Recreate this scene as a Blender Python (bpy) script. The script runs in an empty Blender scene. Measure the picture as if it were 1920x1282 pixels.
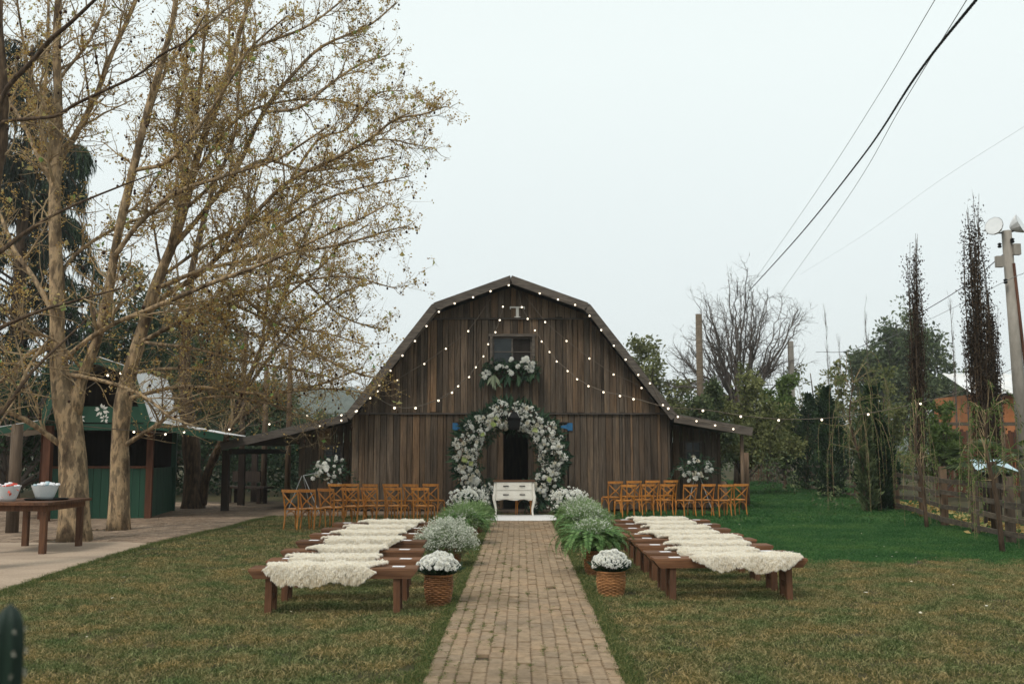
import bpy, math, random
import numpy as np
from mathutils import Vector, Matrix, Euler
random.seed(7); rng = np.random.default_rng(7)
S = bpy.context.scene
COL = S.collection
# ------------------------------------------------------------------ camera, sky, sun, exposure
F = 1867.0; EYE = 1.55; HOR = 845.0
PITCH = math.atan((HOR - 641) / F)
cd = bpy.data.cameras.new('camera'); cam = bpy.data.objects.new('camera', cd); COL.objects.link(cam)
cam.location = (0, 0, EYE); cam.rotation_euler = (math.pi / 2 + PITCH, 0, 0)
cd.sensor_width = 36; cd.lens = 36 * F / 1920; cd.clip_end = 4000; cd.clip_start = 0.05
cd.dof.use_dof = True; cd.dof.focus_distance = 14.5; cd.dof.aperture_fstop = 2.4
S.camera = cam
w = bpy.data.worlds.new('World'); S.world = w; w.use_nodes = True
nt = w.node_tree; nt.nodes.clear()
SUN_EL, SUN_ROT = math.radians(52), math.radians(215)
sky = nt.nodes.new('ShaderNodeTexSky'); sky.sky_type = 'NISHITA'; sky.sun_disc = False
sky.sun_elevation = SUN_EL; sky.sun_rotation = SUN_ROT; sky.dust_density = 3
tc = nt.nodes.new('ShaderNodeTexCoord'); sep = nt.nodes.new('ShaderNodeSeparateXYZ')
rmp = nt.nodes.new('ShaderNodeValToRGB')
rmp.color_ramp.elements[0].position = 0.0; rmp.color_ramp.elements[0].color = (0.545, 0.585, 0.59, 1)
rmp.color_ramp.elements[1].position = 0.42; rmp.color_ramp.elements[1].color = (0.655, 0.71, 0.695, 1)
no = nt.nodes.new('ShaderNodeTexNoise'); no.inputs['Scale'].default_value = 2.2; no.inputs['Detail'].default_value = 4
mm = nt.nodes.new('ShaderNodeMath'); mm.operation = 'MULTIPLY_ADD'; mm.inputs[1].default_value = 0.10
sc = nt.nodes.new('ShaderNodeVectorMath'); sc.operation = 'SCALE'; sc.inputs['Scale'].default_value = 11.0
mx = nt.nodes.new('ShaderNodeMix'); mx.data_type = 'RGBA'; mx.inputs[0].default_value = 0.92
bg = nt.nodes.new('ShaderNodeBackground'); bg.inputs['Strength'].default_value = 0.1
wo = nt.nodes.new('ShaderNodeOutputWorld'); L = nt.links.new
L(tc.outputs['Generated'], sep.inputs[0]); L(tc.outputs['Generated'], no.inputs['Vector'])
L(no.outputs['Fac'], mm.inputs[0]); L(sep.outputs['Z'], mm.inputs[2]); L(mm.outputs[0], rmp.inputs[0])
L(rmp.outputs[0], sc.inputs[0]); L(sky.outputs[0], mx.inputs[6]); L(sc.outputs[0], mx.inputs[7])
L(mx.outputs[2], bg.inputs[0]); L(bg.outputs[0], wo.inputs[0])
sd = bpy.data.lights.new('sun', 'SUN'); sd.energy = 1.5; sd.angle = math.radians(16); sd.color = (1, .93, .84)
so = bpy.data.objects.new('sun', sd); COL.objects.link(so); so.location = (0, 0, 30)
so.rotation_euler = (math.radians(38), 0, math.radians(-35))
S.view_settings.view_transform = 'Standard'; S.view_settings.look = 'None'
S.view_settings.exposure = 0.42; S.view_settings.gamma = 1.0
S.render.engine = 'CYCLES'; S.cycles.use_denoising = True
S.cycles.max_bounces = 6; S.cycles.diffuse_bounces = 3; S.cycles.transparent_max_bounces = 8
try: S.cycles.denoiser = 'OPENIMAGEDENOISE'
except Exception: pass

# ------------------------------------------------------------------ helpers
cP, sP = math.cos(PITCH), math.sin(PITCH)
def at(px, py, Y):
    u = (px - 960) / F; v = (641 - py) / F
    t = Y / (cP - v * sP)
    return Vector((u * t, Y, EYE + t * (sP + v * cP)))
def gnd(px, py):                       # the ground point seen at a pixel
    u = (px - 960) / F; v = (641 - py) / F
    t = -EYE / (sP + v * cP)
    return Vector((u * t, t * (cP - v * sP), 0))
def ppm(Y): return F / Y
def A(x): return np.asarray(x, dtype=float)
def nrm(v): return v / np.maximum(np.linalg.norm(v, axis=-1, keepdims=True), 1e-9)

class MB:
    def __init__(s): s.V = []; s.Fc = []; s.T = []; s.n = 0
    def add(s, V, faces, tint=0.5):
        V = A(V).reshape(-1, 3)
        for f in (faces if isinstance(faces, list) else [faces]):
            s.Fc.append(np.asarray(f, dtype=np.int64) + s.n)
        s.V.append(V); t = np.broadcast_to(np.asarray(tint, dtype=float), (len(V),)); s.T.append(t); s.n += len(V)
        return s
    def poly(s, V, tint=.5): return s.add(V, np.arange(len(V)).reshape(1, -1), tint)
    def hexa(s, V, tint=.5):           # 8 corners: bottom 4 ccw, top 4 ccw
        return s.add(V, np.array([[3,2,1,0],[4,5,6,7],[0,1,5,4],[1,2,6,5],[2,3,7,6],[3,0,4,7]]), tint)
    def box(s, c, d, rz=0, tint=.5, taper=1.0):
        x, y, z = d[0]/2, d[1]/2, d[2]/2; k = taper
        V = A([[-x*k,-y*k,-z],[x*k,-y*k,-z],[x*k,y*k,-z],[-x*k,y*k,-z],[-x,-y,z],[x,-y,z],[x,y,z],[-x,y,z]])
        if rz:
            ca, sa = math.cos(rz), math.sin(rz)
            V = np.stack([V[:,0]*ca-V[:,1]*sa, V[:,0]*sa+V[:,1]*ca, V[:,2]], 1)
        return s.hexa(V + A(c), tint)
    def beam(s, p0, p1, wd, ht, up=(0,0,1), tint=.5, e0=1.0, e1=1.0):
        p0, p1 = A(p0), A(p1); d = nrm(p1-p0); sd = nrm(np.cross(d, A(up))); u = np.cross(sd, d)
        V = []
        for p, e in ((p0, e0), (p1, e1)):
            for a, b in ((-1,-1),(1,-1),(1,1),(-1,1)): V.append(p + sd*a*wd/2*e + u*b*ht/2*e)
        return s.hexa(V, tint)
    def tubes(s, P, R, sides=6, tint=.5, cap=True):
        P = A(P); R = A(R)
        if P.ndim == 2: P = P[None]
        N, K, _ = P.shape
        R = np.broadcast_to(R, (N, K)) if R.ndim < 2 else R
        T = np.empty_like(P); T[:,1:-1] = P[:,2:]-P[:,:-2]; T[:,0] = P[:,1]-P[:,0]; T[:,-1] = P[:,-1]-P[:,-2]
        T = nrm(T)
        m = nrm((P[:,-1]-P[:,0]))
        ref = np.where(np.abs(m[:,2:3]) > .8, A([[1,0,0]]), A([[0,0,1]]))[:,None,:]
        a = nrm(np.cross(T, ref)); b = np.cross(T, a)
        th = np.arange(sides)*2*math.pi/sides
        ring = P[:,:,None,:] + R[:,:,None,None]*(a[:,:,None,:]*np.cos(th)[None,None,:,None] + b[:,:,None,:]*np.sin(th)[None,None,:,None])
        V = ring.reshape(-1,3)
        i = np.arange(N)[:,None,None]*K*sides; k = np.arange(K-1)[None,:,None]*sides; j = np.arange(sides)[None,None,:]; j2 = (j+1)%sides
        q = np.stack([i+k+j, i+k+j2, i+k+sides+j2, i+k+sides+j], -1).reshape(-1,4)
        fs = [q]
        if cap and sides >= 3:
            fs.append((np.arange(N)[:,None]*K*sides + (K-1)*sides + np.arange(sides)[None,:]))
            fs.append((np.arange(N)[:,None]*K*sides + np.arange(sides)[None,::-1]))
        tt = np.asarray(tint, dtype=float)
        if tt.ndim == 1: tt = np.repeat(tt, K*sides)
        return s.add(V, fs, tt)
    def lathe(s, c, prof, n=16, tint=.5, closed=True):
        prof = A(prof); th = np.arange(n)*2*math.pi/n; K = len(prof)
        V = np.stack([prof[:,None,0]*np.cos(th), prof[:,None,0]*np.sin(th), np.repeat(prof[:,1:2], n, 1)], -1).reshape(-1,3)+A(c)
        k = np.arange(K-1)[:,None]*n; j = np.arange(n)[None]; j2 = (j+1)%n
        fs = [np.stack([k+j, k+j2, k+n+j2, k+n+j], -1).reshape(-1,4)]
        if closed: fs += [np.arange(n)[None,::-1], ((K-1)*n+np.arange(n))[None]]
        return s.add(V, fs, tint)
    def leaves(s, C, D, N, ln, wd, tint=None, fold=.25):    # rhomb leaves from C along D
        C, D, N = A(C), nrm(A(D)), A(N); n = len(C)
        sd = nrm(np.cross(D, N)); nn = np.cross(sd, D)
        ln = np.broadcast_to(A(ln), (n,))[:,None]; wd = np.broadcast_to(A(wd), (n,))[:,None]
        mid = C + D*ln*.5
        V = np.stack([C, mid+sd*wd*.5+nn*wd*fold, C+D*ln, mid-sd*wd*.5+nn*wd*fold], 1).reshape(-1,3)
        i = np.arange(n)[:,None]*4
        fs = np.concatenate([i+np.array([[0,1,2]]), i+np.array([[0,2,3]])])
        t = rng.random(n) if tint is None else np.broadcast_to(A(tint), (n,))
        return s.add(V, fs, np.repeat(t, 4))
    def mesh(s, name, smooth=False, off=None):
        V = np.concatenate(s.V); T = np.concatenate(s.T)
        if off is not None: V = V - A(off)
        me = bpy.data.meshes.new(name)
        me.vertices.add(len(V)); me.vertices.foreach_set('co', V.astype(np.float32).ravel())
        lt = np.concatenate([np.full(len(f), f.shape[1]) for f in s.Fc]); li = np.concatenate([f.ravel() for f in s.Fc])
        me.loops.add(len(li)); me.loops.foreach_set('vertex_index', li.astype(np.int32))
        me.polygons.add(len(lt)); st = np.concatenate([[0], np.cumsum(lt)[:-1]])
        me.polygons.foreach_set('loop_start', st.astype(np.int32))
        me.update(calc_edges=True)
        at_ = me.attributes.new('tint', 'FLOAT', 'POINT'); at_.data.foreach_set('value', T.astype(np.float32))
        me.polygons.foreach_set('use_smooth', np.full(len(lt), bool(smooth)))
        me.validate(); me.update()
        return me
    def build(s, name, mat, parent=None, smooth=False, kind=None, off=None):
        if off is None and parent is not None: off = LOC.get(parent.name, (0,0,0))
        return link(name, s.mesh(name, smooth, off), mat, parent, kind)
LOC = {}
def link(name, me, mat=None, parent=None, kind=None, loc=None, rot=None, scl=None):
    if mat is not None and len(me.materials) == 0: me.materials.append(mat)
    o = bpy.data.objects.new(name, me); COL.objects.link(o)
    if parent is not None:
        o.parent = parent; LOC[o.name] = LOC.get(parent.name, (0,0,0))
    if kind: o['kind'] = kind
    if loc is not None: o.location = loc
    if rot is not None: o.rotation_euler = rot
    if scl is not None: o.scale = scl if hasattr(scl, '__len__') else (scl,)*3
    return o
def thing(name, label, cat, loc=(0,0,0), rz=0, group=None):
    o = bpy.data.objects.new(name, None); COL.objects.link(o); o.empty_display_size = .2
    o.location = loc; o.rotation_euler = (0,0,rz); LOC[o.name] = tuple(loc) if rz == 0 else (0,0,0)
    return tag(o, label, cat, group)
def tag(o, label, cat, group=None):
    o['label'] = label; o['category'] = cat
    if group: o['group'] = group
    return o
def one(mb, name, mat, label, cat, base, group=None, smooth=False):   # a thing that is one mesh, origin at its base
    o = mb.build(name, mat, None, smooth, off=base); o.location = base
    return tag(o, label, cat, group)
def copy_tree(o, loc=None, rz=None, label=None):
    c = o.copy(); COL.objects.link(c)
    if loc is not None: c.location = loc
    if rz is not None: c.rotation_euler = (0,0,rz)
    if label: c['label'] = label
    for ch in o.children:
        d = ch.copy(); COL.objects.link(d); d.parent = c
        for g in ch.children:
            e = g.copy(); COL.objects.link(e); e.parent = d
    return c

# ------------------------------------------------------------------ materials
def ramp(nt, stops):
    r = nt.nodes.new('ShaderNodeValToRGB'); e = r.color_ramp.elements
    while len(e) < len(stops): e.new(0.5)
    for i, (p, c) in enumerate(stops): e[i].position = p; e[i].color = (*c, 1)
    return r
def base(name, rough=.7, spec=.3):
    m = bpy.data.materials.new(name); m.use_nodes = True; nt = m.node_tree
    b = nt.nodes['Principled BSDF']; b.inputs['Roughness'].default_value = rough; b.inputs['Specular IOR Level'].default_value = spec
    return m, nt, b
def mix(nt, a, b, fac=.5, blend='MULTIPLY'):
    x = nt.nodes.new('ShaderNodeMix'); x.data_type = 'RGBA'; x.blend_type = blend
    for sock, v in ((x.inputs[0], fac), (x.inputs[6], a), (x.inputs[7], b)):
        if isinstance(v, bpy.types.NodeSocket): nt.links.new(v, sock)
        elif isinstance(v, (int, float)): sock.default_value = v
        else: sock.default_value = (*v, 1)
    return x.outputs[2]
def pmat(name, stops, scale=(4,4,4), rough=.75, spec=.25, bump=.0, detail=5, world=False, rnd=0.0, rcols=None, stops2=None, scale2=None, emit=None, tintv=0.0, dist=.02, distort=0):
    m, nt, b = base(name, rough, spec); L = nt.links.new
    if world: src = nt.nodes.new('ShaderNodeNewGeometry').outputs['Position']
    else: src = nt.nodes.new('ShaderNodeTexCoord').outputs['Object']
    oi = nt.nodes.new('ShaderNodeObjectInfo')
    if not world:
        ad = nt.nodes.new('ShaderNodeVectorMath'); ad.operation = 'ADD'
        ms = nt.nodes.new('ShaderNodeMath'); ms.operation = 'MULTIPLY'; ms.inputs[1].default_value = 37.0
        L(oi.outputs['Random'], ms.inputs[0]); L(src, ad.inputs[0]); L(ms.outputs[0], ad.inputs[1]); src = ad.outputs[0]
    def noise(sc, det):
        mp = nt.nodes.new('ShaderNodeMapping'); mp.inputs['Scale'].default_value = sc if hasattr(sc, '__len__') else (sc,)*3
        n = nt.nodes.new('ShaderNodeTexNoise'); n.inputs['Scale'].default_value = 1; n.inputs['Detail'].default_value = det
        n.inputs['Roughness'].default_value = .62; n.inputs['Distortion'].default_value = distort
        L(src, mp.inputs[0]); L(mp.outputs[0], n.inputs['Vector']); return n.outputs['Fac']
    n1 = noise(scale, detail); r1 = ramp(nt, stops); L(n1, r1.inputs[0]); col = r1.outputs[0]
    if stops2:
        n2 = noise(scale2, 3); r2 = ramp(nt, stops2); L(n2, r2.inputs[0]); col = mix(nt, col, r2.outputs[0], 1.0)
    if rcols:
        r3 = ramp(nt, rcols); r3.color_ramp.interpolation = 'LINEAR'; L(oi.outputs['Random'], r3.inputs[0]); col = mix(nt, col, r3.outputs[0], 1.0)
    if tintv:
        a = nt.nodes.new('ShaderNodeAttribute'); a.attribute_name = 'tint'
        r4 = ramp(nt, [(0, (1-tintv,)*3), (1, (1+tintv,)*3)]); L(a.outputs['Fac'], r4.inputs[0]); col = mix(nt, col, r4.outputs[0], 1.0)
    L(col, b.inputs['Base Color'])
    if bump:
        bp = nt.nodes.new('ShaderNodeBump'); bp.inputs['Strength'].default_value = bump; bp.inputs['Distance'].default_value = dist
        L(n1, bp.inputs['Height']); L(bp.outputs[0], b.inputs['Normal'])
    if emit:
        b.inputs['Emission Color'].default_value = (*emit[0], 1); b.inputs['Emission Strength'].default_value = emit[1]
    return m
def leafmat(name, stops, rough=.6, transl=.3, wscale=None, wstops=None, spec=.2):
    m, nt, b = base(name, rough, spec); L = nt.links.new
    a = nt.nodes.new('ShaderNodeAttribute'); a.attribute_name = 'tint'
    r = ramp(nt, stops); L(a.outputs['Fac'], r.inputs[0]); col = r.outputs[0]
    if wscale:
        g = nt.nodes.new('ShaderNodeNewGeometry'); n = nt.nodes.new('ShaderNodeTexNoise'); n.inputs['Scale'].default_value = wscale; n.inputs['Detail'].default_value = 3
        L(g.outputs['Position'], n.inputs['Vector']); r2 = ramp(nt, wstops); L(n.outputs['Fac'], r2.inputs[0]); col = mix(nt, col, r2.outputs[0], 1.0)
    L(col, b.inputs['Base Color'])
    if transl:
        t = nt.nodes.new('ShaderNodeBsdfTranslucent'); L(col, t.inputs['Color'])
        ms = nt.nodes.new('ShaderNodeMixShader'); ms.inputs[0].default_value = transl
        out = nt.nodes['Material Output']; L(b.outputs[0], ms.inputs[1]); L(t.outputs[0], ms.inputs[2]); L(ms.outputs[0], out.inputs[0])
    return m
M = {}
M['barn'] = pmat('weathered_board', [(.26,(.021,.018,.015)),(.40,(.066,.051,.039)),(.50,(.138,.108,.082)),(.58,(.092,.076,.062)),(.68,(.22,.18,.142)),(.80,(.36,.305,.25))],
    scale=(48,48,1.3), rough=.88, bump=.6, dist=.006, detail=7, stops2=[(.28,(.42,.41,.40)),(.42,(.80,.78,.76)),(.55,(1.05,1,.95)),(.72,(1.5,1.32,1.1))], scale2=(3.5,3.5,.45),
    rcols=[(0,(.50,.50,.50)),(.2,(1.0,.98,.95)),(.38,(.66,.62,.58)),(.55,(1.25,1.08,.90)),(.7,(.72,.74,.75)),(.85,(1.25,1.22,1.18)),(1,(1.55,1.25,.95))])
M['barge'] = pmat('grey_barge_board', [(.25,(.045,.038,.033)),(.5,(.10,.086,.074)),(.75,(.17,.148,.125))], scale=(2.5,8,20), rough=.85, bump=.4, dist=.005, rcols=[(0,(.8,.8,.8)),(1,(1.15,1.1,1.05))])
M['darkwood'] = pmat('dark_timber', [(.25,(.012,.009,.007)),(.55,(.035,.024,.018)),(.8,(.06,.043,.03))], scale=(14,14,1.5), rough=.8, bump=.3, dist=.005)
M['roof'] = pmat('dark_roof', [(.3,(.05,.045,.04)),(.7,(.11,.10,.09))], scale=(6,1.5,6), rough=.8, bump=.2)
M['black'] = pmat('black_metal', [(.3,(.005,.005,.005)),(.7,(.011,.011,.011))], rough=.6, spec=.12)
M['interior'] = pmat('shade_toned_board', [(.3,(.012,.010,.008)),(.7,(.03,.024,.02))], scale=(12,12,1), rough=.9)  # board colour darkened to imitate the shade of unlit interiors
M['blue'] = pmat('blue_hinge_paint', [(.3,(.02,.10,.22)),(.7,(.035,.16,.32))], scale=(20,20,20), rough=.6)
M['white'] = pmat('white_paint', [(.3,(.62,.60,.55)),(.7,(.78,.76,.71))], scale=(6,6,6), rough=.5, spec=.4)
M['cream'] = pmat('cream_lacquer', [(.3,(.70,.65,.56)),(.7,(.80,.76,.68))], scale=(5,5,5), rough=.45, spec=.4)
M['paper'] = pmat('white_card', [(.3,(.74,.74,.76)),(.7,(.82,.82,.84))], rough=.6)
M['pane'] = pmat('window_pane', [(.3,(.010,.014,.015)),(.7,(.03,.038,.04))], scale=(3,3,3), rough=.1, spec=.3)
M['chairwood'] = pmat('honey_chair_wood', [(.25,(.30,.108,.017)),(.55,(.50,.20,.035)),(.8,(.62,.29,.06))], scale=(18,18,3), rough=.42, spec=.45, bump=.08, dist=.003, rcols=[(0,(.85,.82,.8)),(1,(1.1,1.06,1))])
M['benchwood'] = pmat('stained_bench_timber', [(.25,(.052,.024,.012)),(.5,(.12,.060,.031)),(.8,(.20,.108,.058))], scale=(2.2,26,26), rough=.68, spec=.18, bump=.3, dist=.004, rcols=[(0,(.75,.72,.7)),(.5,(1.05,1,.96)),(1,(1.25,1.12,1.0))])
M['legwood'] = pmat('stained_leg_timber', [(.25,(.05,.022,.012)),(.5,(.105,.050,.026)),(.8,(.17,.085,.045))], scale=(22,22,2.5), rough=.65, bump=.3, dist=.004, rcols=[(0,(.8,.8,.8)),(1,(1.2,1.1,1.0))])
M['paver'] = pmat('clay_paver', [(.2,(.135,.097,.064)),(.5,(.24,.178,.118)),(.8,(.33,.252,.172))], scale=(16,16,16), rough=.9, bump=.35, dist=.004, world=True,
    stops2=[(.3,(.66,.64,.60)),(.5,(1,1,1)),(.7,(1.15,1.08,1.02))], scale2=(.8,.8,.8), rcols=[(0,(.90,.90,.90)),(.5,(1,.98,.95)),(1,(1.10,1.07,1.02))], tintv=.10)
M['terrace'] = pmat('terrace_paver', [(.2,(.15,.105,.072)),(.5,(.26,.19,.135)),(.8,(.34,.26,.19))], scale=(12,12,12), rough=.9, bump=.3, dist=.004, world=True,
    stops2=[(.3,(.7,.68,.65)),(.6,(1,1,1))], scale2=(.6,.6,.6), tintv=.28)
M['slab'] = pmat('sandy_concrete', [(.2,(.27,.20,.145)),(.5,(.37,.29,.22)),(.8,(.45,.36,.28))], scale=(30,30,30), rough=.95, bump=.3, dist=.003, world=True,
    stops2=[(.3,(.78,.76,.74)),(.6,(1.05,1.04,1.02))], scale2=(.7,1.6,.7))
M['soil'] = pmat('joint_soil', [(.3,(.05,.036,.022)),(.7,(.10,.075,.048))], scale=(20,20,20), rough=1, world=True)
M['ground'] = pmat('lawn_soil', [(.3,(.030,.032,.012)),(.7,(.075,.060,.028))], scale=(3,3,3), rough=1, world=True, stops2=[(.35,(.7,.8,.7)),(.6,(1.1,1.0,.9))], scale2=(.3,.3,.3))
M['bark'] = pmat('mottled_plane_bark', [(.34,(.07,.048,.030)),(.40,(.14,.10,.062)),(.46,(.165,.12,.075)),(.485,(.31,.225,.138)),(.55,(.37,.275,.17)),(.575,(.205,.155,.10)),(.66,(.155,.118,.074)),(.69,(.33,.245,.152))], scale=(4.5,4.5,1.7), rough=.9, bump=.7, dist=.02, detail=9, stops2=[(.32,(.55,.54,.52)),(.48,(.95,.93,.90)),(.62,(1.2,1.14,1.05))], scale2=(14,14,5), distort=.25)
M['barkdark'] = pmat('dark_bark', [(.3,(.030,.020,.013)),(.5,(.075,.050,.032)),(.7,(.15,.10,.06))], scale=(16,16,3.5), rough=.95, bump=.9, dist=.03)
M['twig'] = pmat('brown_twig', [(.3,(.16,.112,.064)),(.7,(.37,.275,.158))], scale=(3,3,3), rough=.85)
M['greytwig'] = pmat('grey_twig', [(.3,(.06,.05,.042)),(.7,(.13,.11,.095))], scale=(2,2,2), rough=.9)
M['post'] = pmat('weathered_post', [(.3,(.07,.05,.035)),(.55,(.15,.11,.078)),(.8,(.22,.17,.12))], scale=(16,16,1.5), rough=.9, bump=.4, dist=.01, rcols=[(0,(.7,.7,.7)),(.5,(1,.95,.9)),(1,(1.25,1.0,.8))])
M['rail'] = pmat('weathered_rail', [(.3,(.06,.047,.036)),(.55,(.12,.098,.075)),(.8,(.19,.155,.12))], scale=(5,5,18), rough=.9, bump=.4, dist=.008, rcols=[(0,(.75,.75,.75)),(1,(1.15,1.1,1.0))])
M['concrete'] = pmat('pole_concrete', [(.3,(.22,.20,.17)),(.7,(.34,.31,.27))], scale=(6,6,2), rough=.9, bump=.2)
M['redwood'] = pmat('red_brown_post', [(.3,(.05,.018,.009)),(.7,(.115,.045,.022))], scale=(12,12,1.5), rough=.7, bump=.2)
M['green'] = pmat('green_paint', [(.3,(.008,.048,.027)),(.7,(.013,.068,.038))], scale=(8,8,1), rough=.55, spec=.35, rcols=[(0,(.85,.85,.85)),(1,(1.1,1.1,1.1))])
M['tin'] = pmat('galvanised_sheet', [(.3,(.62,.63,.64)),(.55,(.76,.76,.76)),(.75,(.68,.64,.59))], scale=(2,2,2), rough=.45, spec=.5, stops2=[(.3,(.85,.83,.8)),(.6,(1,1,1))], scale2=(.8,.8,.8))
M['tin'].node_tree.nodes['Principled BSDF'].inputs['Metallic'].default_value = .25
M['orange'] = pmat('orange_render', [(.3,(.30,.11,.04)),(.7,(.42,.17,.07))], scale=(2,2,2), rough=.9)
M['wicker'] = pmat('wicker', [(.25,(.10,.042,.016)),(.55,(.21,.095,.038)),(.8,(.31,.155,.068))], scale=(30,30,30), rough=.65, bump=.2, dist=.003, rcols=[(0,(.8,.8,.8)),(1,(1.25,1.2,1.1))], tintv=.3)
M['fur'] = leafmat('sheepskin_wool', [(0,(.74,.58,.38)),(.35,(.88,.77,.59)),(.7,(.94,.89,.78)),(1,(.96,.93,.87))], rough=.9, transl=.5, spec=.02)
M['petal'] = leafmat('white_petal', [(0,(.74,.70,.56)),(.4,(.88,.87,.80)),(1,(.93,.93,.90))], rough=.7, transl=.42)
M['cpetal'] = leafmat('cream_petal', [(0,(.66,.58,.40)),(.5,(.76,.70,.56)),(1,(.80,.77,.66))], rough=.7, transl=.25)
M['gyp'] = leafmat('gypsophila_floret', [(0,(.36,.40,.30)),(.4,(.58,.60,.50)),(1,(.78,.78,.72))], rough=.8, transl=.3)
M['fernleaf'] = leafmat('fern_leaf', [(0,(.035,.088,.024)),(.5,(.092,.190,.055)),(1,(.22,.34,.12))], rough=.55, transl=.3)
M['darkleaf'] = leafmat('dark_green_leaf', [(0,(.010,.028,.015)),(.6,(.028,.065,.034)),(1,(.065,.115,.058))], rough=.5, transl=.15)
M['limeleaf'] = leafmat('pale_lime_leaf', [(0,(.22,.30,.08)),(1,(.42,.46,.20))], rough=.5, transl=.3)
M['silverleaf'] = leafmat('silver_green_leaf', [(0,(.16,.21,.13)),(1,(.34,.38,.25))], rough=.5, transl=.2)
M['planeleaf'] = leafmat('young_plane_leaf', [(0,(.27,.145,.038)),(.35,(.46,.30,.095)),(.72,(.56,.42,.17)),(.9,(.46,.43,.18)),(1,(.14,.28,.07))], rough=.65, transl=.4)
M['seed'] = pmat('seed_ball', [(.3,(.018,.010,.007)),(.7,(.06,.030,.018))], scale=(60,60,60), rough=.95, bump=.5)
M['mid'] = leafmat('mid_green_foliage', [(0,(.028,.046,.022)),(.5,(.075,.105,.046)),(1,(.16,.19,.085))], rough=.65, transl=.25)
M['olive'] = leafmat('olive_foliage', [(0,(.055,.070,.024)),(.5,(.14,.155,.056)),(1,(.28,.285,.115))], rough=.65, transl=.3)
M['deep'] = leafmat('deep_green_foliage', [(0,(.007,.019,.009)),(.6,(.024,.050,.022)),(1,(.060,.10,.042))], rough=.6, transl=.12)
M['blackgreen'] = leafmat('blackish_foliage', [(0,(.005,.009,.006)),(.6,(.014,.024,.015)),(1,(.035,.05,.030))], rough=.65, transl=.08)
M['rust'] = leafmat('rusty_dry_foliage', [(0,(.014,.009,.006)),(.6,(.036,.024,.015)),(1,(.075,.052,.030))], rough=.8, transl=.12)
M['willow'] = leafmat('fresh_willow_leaf', [(0,(.045,.085,.020)),(.5,(.095,.145,.038)),(1,(.17,.22,.07))], rough=.6, transl=.35)
M['bulb'] = pmat('lit_bulb', [(.3,(.9,.85,.75)),(.7,(.9,.85,.75))], rough=.3, emit=((1,.84,.62), 1.7))
M['cord'] = pmat('brown_cord', [(.3,(.10,.08,.06)),(.7,(.16,.13,.10))], rough=.8)
M['wickerlight'] = pmat('light_wicker', [(.25,(.20,.085,.028)),(.55,(.36,.17,.065)),(.8,(.46,.24,.10))], scale=(30,30,30), rough=.65, bump=.2, dist=.003, tintv=.3)
M['feather'] = leafmat('feathery_green', [(0,(.070,.140,.045)),(.5,(.160,.255,.092)),(1,(.32,.42,.20))], rough=.6, transl=.35)
M['cable'] = pmat('black_cable', [(.3,(.010,.010,.010)),(.7,(.022,.02,.02))], rough=.6)
M['wire'] = pmat('grey_wire', [(.3,(.26,.27,.27)),(.7,(.33,.34,.34))], rough=.6)
M['grass'] = leafmat('dry_lawn_blade', [(0,(.040,.058,.018)),(.35,(.108,.118,.041)),(.60,(.220,.185,.082)),(1,(.54,.45,.25))], rough=.75, transl=.3,
    wscale=2.1, wstops=[(.28,(.42,.68,.48)),(.41,(.72,.90,.74)),(.53,(.98,.97,.89)),(.68,(1.26,1.09,.92))])
M['turf'] = leafmat('green_turf_blade', [(0,(.018,.072,.020)),(.6,(.042,.135,.036)),(1,(.12,.23,.075))], rough=.6, transl=.3,
    wscale=.9, wstops=[(.3,(.55,.72,.65)),(.5,(.95,.97,.92)),(.68,(1.5,1.18,1.05))])
M['edge'] = leafmat('green_edge_blade', [(0,(.030,.060,.018)),(.5,(.080,.115,.030)),(1,(.24,.22,.085))], rough=.65, transl=.3)
M['cactus'] = pmat('cactus_skin', [(.3,(.004,.014,.009)),(.7,(.008,.024,.014))], scale=(12,12,4), rough=.55, spec=.35)
M['spine'] = pmat('cactus_areole', [(.3,(.30,.30,.24)),(.7,(.45,.43,.36))], rough=.9)
M['bowl'] = pmat('frosted_plastic', [(.3,(.62,.66,.66)),(.7,(.74,.76,.76))], scale=(9,9,9), rough=.35, spec=.5)
M['redprint'] = pmat('red_wrapper', [(.3,(.55,.06,.04)),(.7,(.70,.16,.10))], rough=.5)
M['bluetin'] = pmat('pale_blue_tin', [(.3,(.34,.47,.52)),(.7,(.46,.58,.62))], scale=(3,3,3), rough=.5)
M['hill'] = pmat('wooded_hill', [(.3,(.030,.042,.030)),(.5,(.05,.065,.045)),(.7,(.085,.10,.066))], scale=(.09,.09,.12), rough=1, world=True, bump=1.0, dist=4, detail=8)
M['glass'] = pmat('lamp_glass', [(.3,(.55,.57,.57)),(.7,(.68,.69,.69))], rough=.12, spec=.6)
M['rug'] = pmat('white_rug', [(.3,(.62,.60,.57)),(.7,(.76,.74,.71))], scale=(30,30,30), rough=1, bump=.4, dist=.01)

# ------------------------------------------------------------------ growth
def resample(P, R, K):
    P, R = A(P), A(R); n = len(P)
    Q = np.concatenate([[2*P[0]-P[1]], P, [2*P[-1]-P[-2]]]); t = np.linspace(0, n-1-1e-6, K); i = t.astype(int); f = (t-i)[:,None]
    p0, p1, p2, p3 = Q[i], Q[i+1], Q[i+2], Q[i+3]
    out = .5*((2*p1)+(-p0+p2)*f+(2*p0-5*p1+4*p2-p3)*f**2+(-p0+3*p1-3*p2+p3)*f**3)
    return out, np.interp(t, np.arange(n), R)
def interp_on(P, R, pi, t):
    K = P.shape[1]; x = t*(K-1)*.9999; i = x.astype(int); f = (x-i)[:,None]
    p = P[pi,i]*(1-f)+P[pi,i+1]*f; d = nrm(P[pi,i+1]-P[pi,i]); r = R[pi,i]*(1-f[:,0])+R[pi,i+1]*f[:,0]
    return p, d, r
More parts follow.
